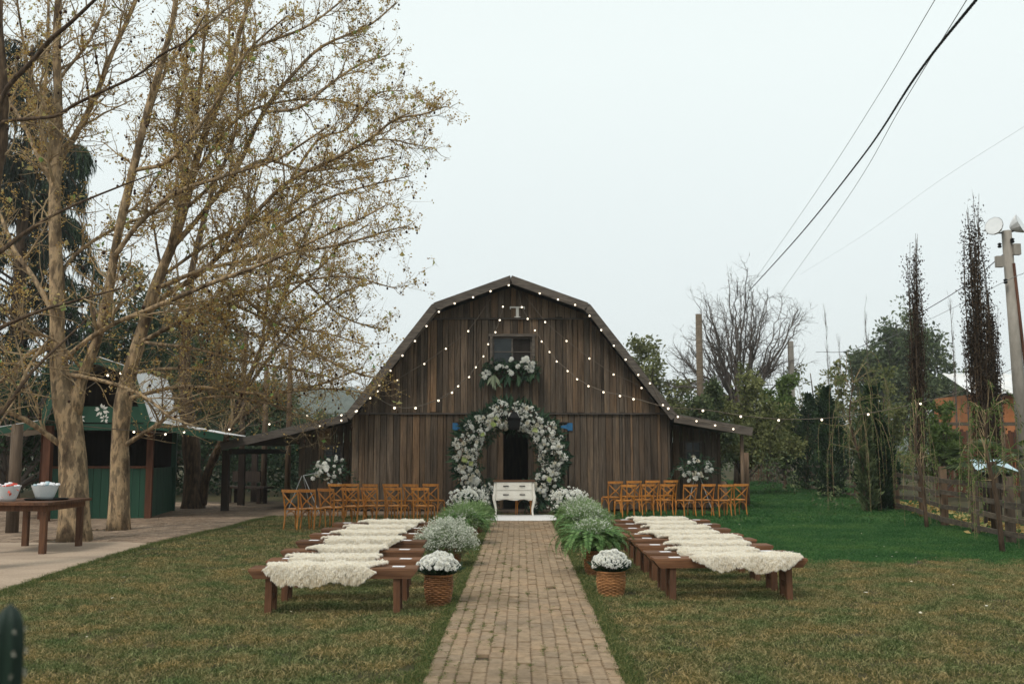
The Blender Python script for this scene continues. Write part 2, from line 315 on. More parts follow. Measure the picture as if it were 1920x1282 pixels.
def sprout(P, R, per_m, ln, ang=(35,70), K=6, up=.12, wander=.18, rk=.5, rmin=.003, t0=.15, taper=.35, shrink=.5, flat=None):
    """children along every parent polyline; returns arrays of polylines and radii"""
    seg = np.linalg.norm(np.diff(P, axis=1), axis=2).sum(1)
    n = rng.poisson(np.maximum(seg*per_m, .01)); pi = np.repeat(np.arange(len(P)), n); m = len(pi)
    t = t0+(1-t0)*rng.random(m)
    p, d, r = interp_on(P, R, pi, t)
    v = nrm(rng.normal(size=(m,3))); perp = nrm(np.cross(d, v))
    a = np.radians(rng.uniform(ang[0], ang[1], m))[:,None]
    dr = nrm(d*np.cos(a)+perp*np.sin(a)+A([0,0,up]))
    l = rng.uniform(ln[0], ln[1], m)*(1-shrink*t)
    pts = [p]; st = (l/(K-1))[:,None]
    for k in range(K-1):
        dr = nrm(dr+rng.normal(size=(m,3))*wander+A([0,0,up])); pts.append(pts[-1]+dr*st)
    r0 = np.maximum(np.minimum(r*rk, l*.022), rmin)
    RR = r0[:,None]*np.linspace(1, taper, K)[None]
    return np.stack(pts, 1), RR
def cat(*a): return np.concatenate(a)
def clump(mb, C, rad, n, size, aspect=.6, up=.3, tint=None, squash=1.0):
    """leaf faces spread through balls round centres C"""
    C = A(C); m = len(C); rad = np.broadcast_to(A(rad), (m,))
    v = nrm(rng.normal(size=(m*n,3)))*(rng.random((m*n,1))**.45); v[:,2] *= squash
    p = np.repeat(C, n, 0)+v*np.repeat(rad, n)[:,None]
    d = nrm(v+rng.normal(size=v.shape)*.6+A([0,0,-.1])); N = nrm(rng.normal(size=v.shape)+A([0,0,up]))
    s = size*rng.uniform(.6, 1.3, m*n)
    if tint is None: tt = np.clip(np.repeat(rng.random(m)*.45, n)+.55*rng.random(m*n), 0, 1)
    else: tt = tint
    mb.leaves(p, d, N, s, s*aspect, tt)
    return mb
# ------------------------------------------------------------------ the setting
def sheet(name, pts, z, mat, kind='structure'):
    mb = MB().poly([(x, y, z) for x, y in pts]); o = mb.build(name, mat); o['kind'] = kind; return o
sheet('ground', [(-330,-60),(330,-60),(330,620),(-330,620)], 0, M['ground'])
# brick path: a soil bed and interlocking clay pavers in columns
def pxc(Y): return float(np.interp(Y, [3, 6.6, 11, 17, 22, 26], [.05, .08, .125, .18, .20, .2]))
PW = 1.34; NC = 13; CW = PW/NC; PLEN = .20
bed = MB()
ys = np.linspace(3.4, 24.6, 22); Vb = []
for y in ys: Vb += [(pxc(y)-PW/2-.02, y, .004), (pxc(y)+PW/2+.02, y, .004)]
bed.add(Vb, np.array([[2*i, 2*i+1, 2*i+3, 2*i+2] for i in range(21)]))
path = bed.build('brick_path', M['soil']); path['kind'] = 'structure'
def paver_outline():
    a, g = CW/2-.0042, .0014; L2 = PLEN/2-g; zz = .008; ny = 6; pts = []
    yy = np.linspace(-L2, L2, ny+1); wv = zz*np.where(np.arange(ny+1) % 2 == 0, -1, 1)
    pts += [(a+wv[i], yy[i]) for i in range(ny+1)]
    pts += [(-a+wv[i], yy[i]) for i in range(ny, -1, -1)]
    return pts
def paver_mesh(mb, ctr, h, tl, tint):
    o = A(paver_outline()); n = len(o); c = A(ctr)
    top = np.concatenate([o*A([[.955,.992]]), np.zeros((n,1))], 1); top[:,2] = h+top[:,0]*tl[0]+top[:,1]*tl[1]
    bot = np.concatenate([o, np.full((n,1), h-.028)], 1); low = np.concatenate([o, np.full((n,1), .006)], 1)
    bot[:,2] = top[:,2]-.005
    V = np.concatenate([low, bot, top])+c; i = np.arange(n); j = (i+1) % n
    mb.add(V, [np.stack([i, j, n+j, n+i], 1), np.stack([n+i, n+j, 2*n+j, 2*n+i], 1), (2*n+i)[None]], tint)
protos = []
for k in range(6):
    mb = MB(); paver_mesh(mb, (0,0,0), .028+.003*rng.normal(), rng.normal(size=2)*.02, .5)
    me = mb.mesh('paver'); me.materials.append(M['paver']); protos.append(me)
rest = MB(); npv = 0
row = 0; y = 5.9
while y < 22.2:
    for c in range(NC):
        off = (PLEN/2 if c % 2 else 0); yy = y+off; x = pxc(yy)+(c-(NC-1)/2)*CW+.002*rng.normal()
        if rng.random() < .004: continue
        if npv < 300:
            link('paver', protos[rng.integers(6)], None, path, loc=(x, yy, .002*rng.normal()), rot=(0,0,math.radians(rng.normal()*.5)+(math.pi if rng.random() < .0 else 0)))
            npv += 1
        else:
            paver_mesh(rest, (x, yy, 0), .028+.003*rng.normal(), rng.normal(size=2)*.015, rng.random())
    y += PLEN
for c in range(NC):
    for q in range(12):
        yy = 5.7-q*PLEN+(PLEN/2 if c % 2 else 0); paver_mesh(rest, (pxc(yy)+(c-(NC-1)/2)*CW, yy, 0), .028, (0,0), rng.random())
rest.build('pavers', M['paver'], path, kind='stuff')
# cross joint strip where two lengths of the path meet
# paved terrace on the left: brick field and sandy slab
EDGE = [(-5.57,9.0),(-5.6,10.84),(-5.77,12.9),(-5.9,14.9),(-5.98,16.7),(-5.9,18.5),(-5.75,20.5),(-5.8,22.5),(-5.6,23.9),(-5.0,24.35),(-4.0,24.5)]
def edge_x(y): return float(np.interp(y, [e[1] for e in EDGE[:9]], [e[0] for e in EDGE[:9]]))
sheet('terrace', [(-16,9.0)]+EDGE+[(-1.5,24.7),(-1.5,25.9),(-5.2,31),(-16,31)], .004, M['soil'])
terr = bpy.data.objects['terrace']
slab = MB(); e2 = [e for e in EDGE if e[1] < 17]
top = [(-16,9.0)]+e2+[(-6.6,17.05),(-7.5,16.85),(-16,16.9)]
n = len(top); slab.add([(x,y,.006) for x,y in top]+[(x,y,.032) for x,y in top], [np.array([[i,(i+1)%n,n+(i+1)%n,n+i] for i in range(n)]), (n+np.arange(n))[None]])
slab.build('concrete_slab', M['slab'], terr)
tp = MB(); PL, PWD = .20, .10
for i in range(150):
    yy = 16.9+i*PWD*1.02
    for j in range(90):
        xx = -15.5+j*PL*1.02+(PL/2 if i % 2 else 0)
        right = edge_x(yy) if yy < 23.9 else min(-1.6, -5.6+(yy-23.9)*8)
        if yy > 25.6 and xx > -5.0-(yy-25.6): continue
        if xx > right-.1 or xx < -15.5 or yy > 30: continue
        if math.hypot(xx+7.85, yy-19.7) < .38 or math.hypot(xx+7.62, yy-17.3) < .45: continue
        u = rng.normal(size=4)*.002
        tp.box((xx, yy, .016+u[0]), (PL-.008, PWD-.008, .024), tint=rng.random())
tp.build('terrace_pavers', M['terrace'], terr, kind='stuff')
# far wooded hills
def hill(name, x0, x1, Y, prof, depth):
    n = 60; xs = np.linspace(x0, x1, n); h = np.interp(xs, *zip(*prof))+rng.normal(size=n)*.25
    rows = []
    for k, f in enumerate((0, .35, .7, 1.0, .8)):
        rows.append(np.stack([xs, np.full(n, Y+depth*k/4)+rng.normal(size=n)*3, h*f-(1 if f == 0 else 0)+rng.normal(size=n)*(.9 if f > 0 else 0)], 1))
    V = np.concatenate(rows); q = [[k*n+i, k*n+i+1, (k+1)*n+i+1, (k+1)*n+i] for k in range(4) for i in range(n-1)]
    o = MB().add(V, np.array(q)).build(name, M['hill'], smooth=True); o['kind'] = 'structure'
hill('hills', -300, 300, 330, [(-300,36),(-120,34),(-80,30),(-64,27),(-40,23),(0,16),(60,14),(140,14),(300,18)], 180)

# ------------------------------------------------------------------ grass
TUFTS = bpy.data.collections.new('grass_tufts')
def tuft(name, n, rad, h, wd, mat, lean=.5):
    mb = MB(); r = rad*np.sqrt(rng.random(n)); th = rng.random(n)*6.283
    p = np.stack([r*np.cos(th), r*np.sin(th), np.zeros(n)], 1)
    d = nrm(np.stack([rng.normal(size=n)*lean, rng.normal(size=n)*lean, np.ones(n)], 1)); hh = h*rng.uniform(.45, 1.25, n)
    sd = nrm(np.cross(d, rng.normal(size=(n,3))))*(wd*rng.uniform(.6,1.3,n))[:,None]
    bend = np.stack([rng.normal(size=n), rng.normal(size=n), np.zeros(n)], 1)*(hh*.35)[:,None]
    m_ = p+d*hh[:,None]*.55; t_ = p+d*hh[:,None]*.95+bend-A([0,0,.1])*hh[:,None]
    V = np.stack([p-sd*.5, p+sd*.5, m_+sd*.4, m_-sd*.4, t_], 1).reshape(-1,3); i = np.arange(n)[:,None]*5
    mb.add(V, [i+np.array([[0,1,2,3]]), i+np.array([[3,2,4]])], np.repeat(rng.random(n), 5))
    me = mb.mesh(name); me.materials.append(mat); o = bpy.data.objects.new(name, me); TUFTS.objects.link(o); return o
def scatter(name, label, cat_, pts, tufts, scl):
    c = bpy.data.collections.new(name+'_source')
    for t in tufts: TUFTS.objects.unlink(t) if t.name in TUFTS.objects else None; c.objects.link(t)
    n = len(pts); me = bpy.data.meshes.new(name); me.vertices.add(n); me.vertices.foreach_set('co', A(pts).astype(np.float32).ravel())
    for nm, ty, dt in (('rz','FLOAT',rng.random(n)*6.283),('sc','FLOAT',np.broadcast_to(A(scl),(n,))*rng.uniform(.8,1.2,n)),('pick','INT',rng.integers(0,len(tufts),n))):
        a = me.attributes.new(nm, ty, 'POINT'); a.data.foreach_set('value', np.asarray(dt, dtype=np.float32 if ty == 'FLOAT' else np.int32))
    me.update(); o = bpy.data.objects.new(name, me); COL.objects.link(o); o['kind'] = 'stuff'; o['label'] = label; o['category'] = cat_
    g = bpy.data.node_groups.new(name+'_scatter', 'GeometryNodeTree')
    g.interface.new_socket('Geometry', in_out='INPUT', socket_type='NodeSocketGeometry'); g.interface.new_socket('Geometry', in_out='OUTPUT', socket_type='NodeSocketGeometry')
    N = g.nodes.new; Lk = g.links.new; gi = N('NodeGroupInput'); go = N('NodeGroupOutput'); ip = N('GeometryNodeInstanceOnPoints'); ci = N('GeometryNodeCollectionInfo')
    ci.inputs['Collection'].default_value = c; ci.inputs['Separate Children'].default_value = True; ci.inputs['Reset Children'].default_value = True
    def attr(nm, ty): a = N('GeometryNodeInputNamedAttribute'); a.data_type = ty; a.inputs['Name'].default_value = nm; return a.outputs['Attribute']
    cx = N('ShaderNodeCombineXYZ'); Lk(attr('rz','FLOAT'), cx.inputs[2]); er = N('FunctionNodeEulerToRotation'); Lk(cx.outputs[0], er.inputs[0])
    ip.inputs['Pick Instance'].default_value = True
    Lk(gi.outputs[0], ip.inputs['Points']); Lk(ci.outputs[0], ip.inputs['Instance']); Lk(attr('pick','INT'), ip.inputs['Instance Index'])
    Lk(er.outputs[0], ip.inputs['Rotation']); Lk(attr('sc','FLOAT'), ip.inputs['Scale']); Lk(ip.outputs[0], go.inputs[0])
    md = o.modifiers.new('scatter', 'NODES'); md.node_group = g
    return o
def on_lawn(x, y, m=0.0):
    if abs(x-pxc(y)) < PW/2+m and y < 24.5: return False
    if 8 < y and x < (edge_x(y) if y < 23.9 else -1.2 if y > 24.2 else -4)+m and not (y < 9 and x > -5.5): return False
    if y > 25.6 and abs(x) < 5.6: return False
    return abs(x) < y*.56+1.2
def green(x, y): return x > 2.6 and y > 14.15+.12*math.sin(x*2.1)+.05*math.sin(x*7.3)+.22*rng.normal()
def grid(x0, x1, y0, y1, st, test):
    out = []
    for x in np.arange(x0, x1, st):
        for y in np.arange(y0, y1, st):
            xx, yy = x+rng.uniform(-.5,.5)*st, y+rng.uniform(-.5,.5)*st
            if test(xx, yy): out.append((xx, yy, .002))
    return out
near = grid(-6.5, 9, 5.2, 14.5, .22, lambda x, y: on_lawn(x, y, .12) and not green(x, y))
far = grid(-6.5, 9, 14.5, 26, .30, lambda x, y: on_lawn(x, y, .12) and not green(x, y))
T1 = [tuft('lawn_tuft', 330, .19, .046, .0048, M['grass'], .75) for _ in range(5)]
T2 = [tuft('lawn_tuft', 240, .26, .045, .007, M['grass'], .7) for _ in range(4)]
scatter('lawn_grass', 'short half-dry brown and green lawn grass in front of the benches', 'grass', near, T1, 1.0)
scatter('far_lawn_grass', 'short half-dry lawn grass between the chairs and the barn', 'grass', far, T2, 1.0)
gn1 = grid(2.6, 12, 14, 22, .26, lambda x, y: on_lawn(x, y) and green(x, y))
gn2 = grid(2.6, 17, 22, 52, .55, lambda x, y: x < np.interp(y, [18,32,50],[9.2,12.5,16]) and on_lawn(x, y) and green(x, y))
T3 = [tuft('turf_tuft', 330, .24, .050, .006, M['turf'], .55) for _ in range(4)]
scatter('green_turf', 'deep green watered turf between the right benches and the rail fence', 'grass', gn1+gn2, T3, np.concatenate([np.full(len(gn1), 1.0), np.full(len(gn2), 1.9)]))
ed = []
for y in np.arange(5.6, 24, .045):
    for s in (-1, 1):
        for q in range(2):
            if rng.random() < .9: ed.append((pxc(y)+s*(PW/2+.02+abs(rng.normal())*.045), y+rng.normal()*.03, .003))
for y in np.arange(9, 23.8, .05):
    for q in range(2): ed.append((edge_x(y)+abs(rng.normal())*.07, y, .003))
T4 = [tuft('edge_tuft', 34, .06, .060, .005, M['edge'], .6) for _ in range(4)]
scatter('edge_grass', 'greener ragged grass along the edges of the path and terrace', 'grass', ed, T4, 1.0)
wd_ = []
for _ in range(330):
    y = 5.9+rng.random()**1.4*11; c = min(NC-1, int(abs(rng.normal()*4.0)) if rng.random() < .7 else rng.integers(0, NC))
    x = pxc(y)+(c-NC/2+.0)*CW+CW*1.0*(rng.random() < .02)
    for q in range(rng.integers(1, 9)): wd_.append((x+rng.normal()*.007, y+rng.normal()*.10, .012))
T5 = [tuft('weed_tuft', 9, .014, .040, .0055, M['edge'], .9) for _ in range(4)]
scatter('path_weeds', 'small green weeds sprouting from the joints of the brick path', 'weeds', wd_, T5, 1.0)
# pale petals and fallen leaves lying on the lawn
lit = MB(); n = 46; pp = []
while len(pp) < n:
    x, y = rng.uniform(-6, 8), 8+14*rng.random()
    if on_lawn(x, y, .1): pp.append((x, y, .04+.01*rng.random()))
pp = A(pp); lit.leaves(pp, rng.normal(size=(n,3))*A([1,1,.15]), rng.normal(size=(n,3))*.35+A([0,0,1]), rng.uniform(.025,.06,n), rng.uniform(.015,.035,n))
lit.build('leaf_litter', M['cpetal'], kind='stuff')

# ------------------------------------------------------------------ barn
YW = 26.0; YR = 25.45
BX = at(958, 700, YW).x
pk = at(958, 521, YR); kn = at(958+143, 572, YR); ev = at(958+306, 779, YR)
kx, ex = kn.x-pk.x, ev.x-pk.x
rr = at(1410, 806, YR); lr = at(415, 834, YR)
barn = thing('barn', 'weathered brown timber barn with gambrel roof and lean-to sheds behind the flower arch', 'barn', (BX, YW, 0))
def roof_z(x):       # underside of the roof over the front wall
    return float(np.interp(abs(x-BX), [0, kx, ex], [pk.z, kn.z, ev.z]))-.17
lap1 = at(958, 598, YW).z; lap2 = at(958, 775, YW).z
wx0, wx1, wz1, wz0 = at(921,640,YW).x, at(1000,640,YW).x, at(958,629,YW).z, at(958,690,YW).z
dx0, dx1, dz1 = at(857,800,YW).x, at(1065,800,YW).x, at(958,793,YW).z
WALLX = ex-.03
def board(x0, x1, z0, ztop0, ztop1, y, th, mat='barn', parent=barn, name='board', jag=.02):
    g = .005; a, b = x0+g, x1-g; c = .004
    V = [(a,y-th,z0),(b,y-th,z0),(b,y,z0),(a,y,z0),(a+c,y-th,ztop0),(b-c,y-th,ztop1),(b,y,ztop1),(a,y,ztop0)]
    MB().hexa(V).build(name, M[mat], parent)
def boards(x0, x1, z0, z1, y, wmin=.13, wmax=.19, holes=(), top=None, th=.024, mat='barn', parent=barn):
    x = x0
    while x < x1-.02:
        wdt = rng.uniform(wmin, wmax)
        if rng.random() < .22: wdt *= .5
        e = min(x+wdt, x1)
        if x1-e < .05: e = x1
        t = th*rng.uniform(.6, 1.35); dz = abs(rng.normal())*.012
        segs = [(z0+dz, None)]
        xm = (x+e)/2
        za, zb = (z1, z1) if top is None else (min(z1, top(x)), min(z1, top(e)))
        cut = [h for h in holes if h[0]-.02 < xm < h[1]+.02]
        if not cut:
            if max(za, zb) > z0+.03: board(x, e, z0+dz, max(za, z0+.03), max(zb, z0+.03), y, t, mat, parent)
        else:
            h = cut[0]
            if h[2] > z0+.05: board(x, e, z0+dz, h[2], h[2], y, t, mat, parent)
            if h[3] < z1-.03: board(x, e, h[3], za, zb, y, t, mat, parent)
        x = e
boards(BX-WALLX, BX+WALLX, .04, lap2, YW, holes=[(dx0, dx1, 0, dz1)])
boards(BX-WALLX, BX+WALLX, lap2+.01, lap1, YW-.03, holes=[(wx0, wx1, wz0, wz1)], top=roof_z)
boards(BX-2.4, BX+2.4, lap1+.01, 9, YW-.06, top=roof_z)
hz = MB(); hz.box((BX, YW-.052, lap2-.004), (2*WALLX-.02, .06, .035)); hz.build('ledge', M['barge'], barn)
xl = np.interp(lap1+.17, [ev.z, kn.z], [ex, kx]); hz = MB(); hz.box((BX, YW-.082, lap1-.004), (2*xl-.1, .06, .03)); hz.build('ledge', M['barge'], barn)
# backing behind the boards, with the door and window left open
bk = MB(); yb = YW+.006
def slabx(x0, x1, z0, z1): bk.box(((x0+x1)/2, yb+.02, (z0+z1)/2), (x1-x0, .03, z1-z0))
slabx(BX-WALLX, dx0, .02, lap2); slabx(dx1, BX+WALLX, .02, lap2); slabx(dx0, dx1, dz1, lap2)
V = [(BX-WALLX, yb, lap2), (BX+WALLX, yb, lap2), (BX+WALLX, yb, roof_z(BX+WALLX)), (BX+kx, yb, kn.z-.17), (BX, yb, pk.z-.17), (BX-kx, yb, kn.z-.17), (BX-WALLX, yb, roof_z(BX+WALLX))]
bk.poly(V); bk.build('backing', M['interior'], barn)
# roof sheets, barge boards, side and rear walls
DEP = 12.0
def roofsheet(a, b, th=.07, y0=YR, y1=YR+DEP, nm='roof', mat='roof'):
    a, b = A(a), A(b); d = nrm(b-a); nrmv = A([-d[2], 0, d[0]]); nrmv = nrmv if nrmv[2] > 0 else -nrmv
    V = [(a[0],y0,a[2]),(b[0],y0,b[2]),(b[0],y1,b[2]),(a[0],y1,a[2])]; V = A(V); MB().hexa(np.concatenate([V, V+nrmv*th])).build(nm, M[mat], barn)
def barge(a, b, ht=.20, y=YR-.03):
    MB().beam((a[0],y,a[2]-.05), (b[0],y,b[2]-.05), .05, ht, up=(0,0,1)).build('barge_board', M['barge'], barn)
pts = {s: [(BX, 0, pk.z), (BX+s*kx, 0, kn.z), (BX+s*ex, 0, ev.z)] for s in (-1, 1)}
for s in (-1, 1):
    p = pts[s]; roofsheet(p[0], p[1]); roofsheet(p[1], p[2]); barge(p[0], p[1]); barge(p[1], p[2])
    e = (rr.x, 0, rr.z) if s > 0 else (lr.x, 0, lr.z)
    st_ = (BX+s*ex, 0, ev.z-.02); roofsheet(st_, e, y1=YR+(8 if s > 0 else 7)); barge(st_, e, .2 if s > 0 else .17)
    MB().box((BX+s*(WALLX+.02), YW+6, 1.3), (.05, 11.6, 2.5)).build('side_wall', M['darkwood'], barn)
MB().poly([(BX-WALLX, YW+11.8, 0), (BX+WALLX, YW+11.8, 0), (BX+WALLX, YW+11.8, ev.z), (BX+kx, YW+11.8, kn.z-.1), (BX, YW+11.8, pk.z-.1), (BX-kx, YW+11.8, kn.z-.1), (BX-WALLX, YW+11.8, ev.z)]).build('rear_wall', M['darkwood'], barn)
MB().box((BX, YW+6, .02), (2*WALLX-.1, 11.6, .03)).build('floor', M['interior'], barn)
# doors: two leaves of vertical boards; the right leaf leaves a dark gap
gap0, gap1 = at(944,850,YW).x, at(990,850,YW).x
for a, b in ((dx0+.02, gap0), (gap1, dx1-.02)):
    d = MB(); 
    for z in (.3, 1.2, 2.05): d.box(((a+b)/2, YW+.03, z), (b-a-.02, .03, .12))
    dr = d.build('door', M['darkwood'], barn)
    boards(a, b, .05, dz1-.03, YW-.004, parent=dr)
    hx = a if a < BX-.5 else b; s = 1 if a < BX-.5 else -1
    h = MB(); z = at(958, 800, YW).z
    h.box((hx-s*.07, YW-.045, z), (.13, .02, .20)); h.add([(hx, YW-.05, z-.055), (hx+s*.22, YW-.05, z-.018), (hx+s*.22, YW-.05, z+.018), (hx, YW-.05, z+.055), (hx, YW-.034, z-.055), (hx+s*.22, YW-.034, z-.018), (hx+s*.22, YW-.034, z+.018), (hx, YW-.034, z+.055)], np.array([[0,1,2,3],[7,6,5,4],[0,4,5,1],[1,5,6,2],[2,6,7,3],[3,7,4,0]]))
    h.lathe((hx-s*.005, YW-.055, z-.07), [(.018,0),(.018,.14)], 8)
    h.build('hinge', M['blue'], dr)
MB().box(((dx0+dx1)/2, YW-.045, dz1+.015), (dx1-dx0+.06, .03, .03)).build('door_lintel', M['darkwood'], barn)
lt = MB(); q = at(1066, 868, YW); lt.box((q.x, YW-.045, q.z), (.16, .03, .045)); lt.build('latch', M['black'], barn)
# loft window
win = MB(); wxm = (wx0+wx1)/2; fy = YW-.075
for bx, dd in (((wxm, fy, wz1), (wx1-wx0+.14, .06, .07)), ((wx0, fy, (wz0+wz1)/2), (.07, .055, wz1-wz0)), ((wx1, fy, (wz0+wz1)/2), (.07, .055, wz1-wz0)), ((wxm, fy, wz0), (wx1-wx0+.14, .07, .06))): win.box(bx, dd)
wn = win.build('window', M['barge'], barn)
for a, b, yy in ((wx0+.035, wxm+.02, YW-.02), (wxm-.02, wx1-.035, YW+.01)):
    f = MB(); zc = (wz0+wz1)/2; zb, zt = wz0+.03, wz1-.035
    for z in (zb+.025, (zb+zt)/2, zt-.025): f.box(((a+b)/2, yy, z), (b-a-.002, .03, .045 if z != (zb+zt)/2 else .022))
    for x in (a+.022, b-.022): f.box((x, yy+.001, (zb+zt)/2), (.044, .028, zt-zb-.004))
    fr = f.build('sash', M['barge'], wn)
    for z0, z1 in ((zb+.05, (zb+zt)/2-.012), ((zb+zt)/2+.012, zt-.05)): MB().box(((a+b)/2, yy+.004, (z0+z1)/2), (b-a-.09, .006, z1-z0)).build('pane', M['pane'], wn)
# the letter on the gable
tz0, tz1, tx0, tx1 = at(958,596,YW).z, at(958,576,YW).z, at(956,580,YW).x, at(984,580,YW).x
t = MB(); xm = (tx0+tx1)/2; yT = YW-.12
t.box((xm, yT, tz1-.018), (tx1-tx0, .03, .034)); t.box((xm, yT+.001, (tz0+tz1)/2-.02), (.075, .028, tz1-tz0-.03)); t.box((xm, yT-.001, tz0+.01), (.15, .03, .02))
for s in (-1, 1): t.box((xm+s*((tx1-tx0)/2-.012), yT-.002, tz1-.045), (.02, .028, .05))
t.build('letter_t', M['white'], barn)
# left lean-to: front wall with a small window, open bay with posts
LY = YW+.55; lx0, lx1 = at(560,880,LY).x, BX-WALLX
def lroof(x): return float(np.interp(x, [lr.x, BX-ex], [lr.z, ev.z]))-.14
def rroof(x): return float(np.interp(x, [BX+ex, rr.x], [ev.z, rr.z]))-.14
def small_window(px0, px1, py0, py1, yy):
    x0, x1, z1, z0 = at(px0,850,yy).x, at(px1,850,yy).x, at(960,py0,yy).z, at(960,py1,yy).z
    m_ = MB(); xm, zm = (x0+x1)/2, (z0+z1)/2
    for z in (z0, z1): m_.box((xm, yy-.05, z), (x1-x0+.08, .05, .05))
    for x in (x0, x1): m_.box((x, yy-.052, zm), (.05, .05, z1-z0-.05))
    m_.box((xm, yy-.045, zm), (.03, .03, z1-z0-.05)); m_.box((xm, yy-.046, zm), (x1-x0-.05, .028, .025))
    o = m_.build('window', M['barge'], barn)
    for a, b in ((x0+.025, xm-.015), (xm+.015, x1-.025)):
        for c, d in ((z0+.025, zm-.013), (zm+.013, z1-.025)): MB().box(((a+b)/2, yy-.034, (c+d)/2), (b-a, .006, d-c)).build('pane', M['pane'], o)
boards(lx0, lx1, .03, 9, LY, top=lroof); small_window(610, 641, 836, 870, LY)
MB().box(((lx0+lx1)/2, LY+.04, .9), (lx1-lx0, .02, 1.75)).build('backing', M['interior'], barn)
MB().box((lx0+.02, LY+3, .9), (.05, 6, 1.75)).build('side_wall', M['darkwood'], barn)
for px, yy in ((423, 25.8), (453, 28.6), (477, 31.0)):
    q = at(px, 900, yy); MB().box((q.x, yy, (lroof(max(q.x, lr.x+.1))-.02)/2), (.17, .17, lroof(max(q.x, lr.x+.1))-.02)).build('post', M['darkwood'], barn)
MB().beam((lr.x+.15, 25.75, lroof(lr.x+.15)-.06), (lr.x+.15, 32, lroof(lr.x+.15)-.06), .1, .14).build('eave_beam', M['darkwood'], barn)
# right lean-to
RY = YW+1.1; rx0, rx1 = BX+WALLX, at(1352,880,RY).x
boards(rx0, rx1, .03, 9, RY, top=rroof); small_window(1285, 1313, 828, 862, RY)
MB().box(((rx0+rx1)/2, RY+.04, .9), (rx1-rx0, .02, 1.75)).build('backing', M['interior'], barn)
MB().box((rx1-.02, RY+2.6, .9), (.05, 5, 1.75)).build('side_wall', M['darkwood'], barn)
for px, yy, h, r in ((1357, 25.9, .78, .085), (1398, 28.2, 1.5, .10), (1392, 25.75, None, .05)):
    q = at(px, 880, yy); hh = h or rroof(q.x)-.02
    MB().lathe((q.x, yy, 0), [(r*1.05,0),(r,hh*.5),(r*.97,hh)], 12).build('log_post', M['post'], barn, smooth=True)
MB().box((BX, YW-.5, .03), (3.6, 1.0, .06)).build('threshold', M['barn'], barn)
# black lantern over the arch
q = at(964, 790, 24.1); ln = thing('wall_lantern', 'black box lantern hanging in front of the barn doors at the arch top', 'lantern', (q.x, 24.1, q.z-.22))
z = q.z-.22
b = MB(); b.box((q.x, 24.1, z+.15), (.31, .31, .26), taper=.82); b.build('housing', M['black'], ln)
b = MB(); b.box((q.x, 24.1, z+.295), (.35, .35, .028)); b.build('rim', M['black'], ln)
b = MB(); b.box((q.x, 24.1, z+.38), (.12, .12, .14), taper=2.2); b.build('cap', M['black'], ln)
b = MB(); b.beam((q.x, 24.12, z+.44), (q.x, YW-.10, z+.56), .035, .035); b.build('bracket', M['black'], ln)
ORD = ['nearest','second','third','fourth','fifth','sixth','seventh','farthest']
ORDN = ['first','second','third','fourth','fifth','sixth','seventh','eighth']
# ------------------------------------------------------------------ benches, sheepskins, cards
BL, BH, BD = 1.62, .43, .30
def make_bench():
    t = thing('bench', 'x', 'bench')
    m = MB(); h = .095; a = BL/2
    V = [(-a+.06,-BD/2,BH-h),(a-.06,-BD/2,BH-h),(a-.06,BD/2,BH-h),(-a+.06,BD/2,BH-h),(-a,-BD/2,BH-.02),(a,-BD/2,BH-.02),(a,BD/2,BH-.02),(-a,BD/2,BH-.02)]
    m.hexa(V); V2 = [(-a,-BD/2,BH-.02),(a,-BD/2,BH-.02),(a,BD/2,BH-.02),(-a,BD/2,BH-.02),(-a+.006,-BD/2+.006,BH),(a-.006,-BD/2+.006,BH),(a-.006,BD/2-.006,BH),(-a+.006,BD/2-.006,BH)]
    m2 = MB(); m2.hexa(V2)
    m.build('rail', M['benchwood'], t); m2.build('seat', M['benchwood'], t)
    for sx in (-1, 1):
        for sy in (-1, 1):
            l = MB(); l.beam((sx*(a-.20), sy*(BD/2-.05), BH-h-.002), (sx*(a-.195), sy*(BD/2-.05), 0), .064, .06, up=(0,1,0)); l.build('leg', M['legwood'], t)
        l = MB(); l.box((sx*(a-.198), 0, .16), (.035, BD-.16, .05)); l.build('crosspiece', M['legwood'], t)
    return t
BEN = {'left': [(-2.53,9.86),(-2.54,10.6),(-2.62,11.6),(-2.70,12.75),(-2.74,13.8),(-2.77,14.75),(-2.79,15.85)],
       'right': [(1.48,10.75),(1.48,11.35),(1.5,12.2),(1.5,13.0),(1.5,13.75),(1.54,14.7),(1.58,15.6),(1.6,16.5)]}
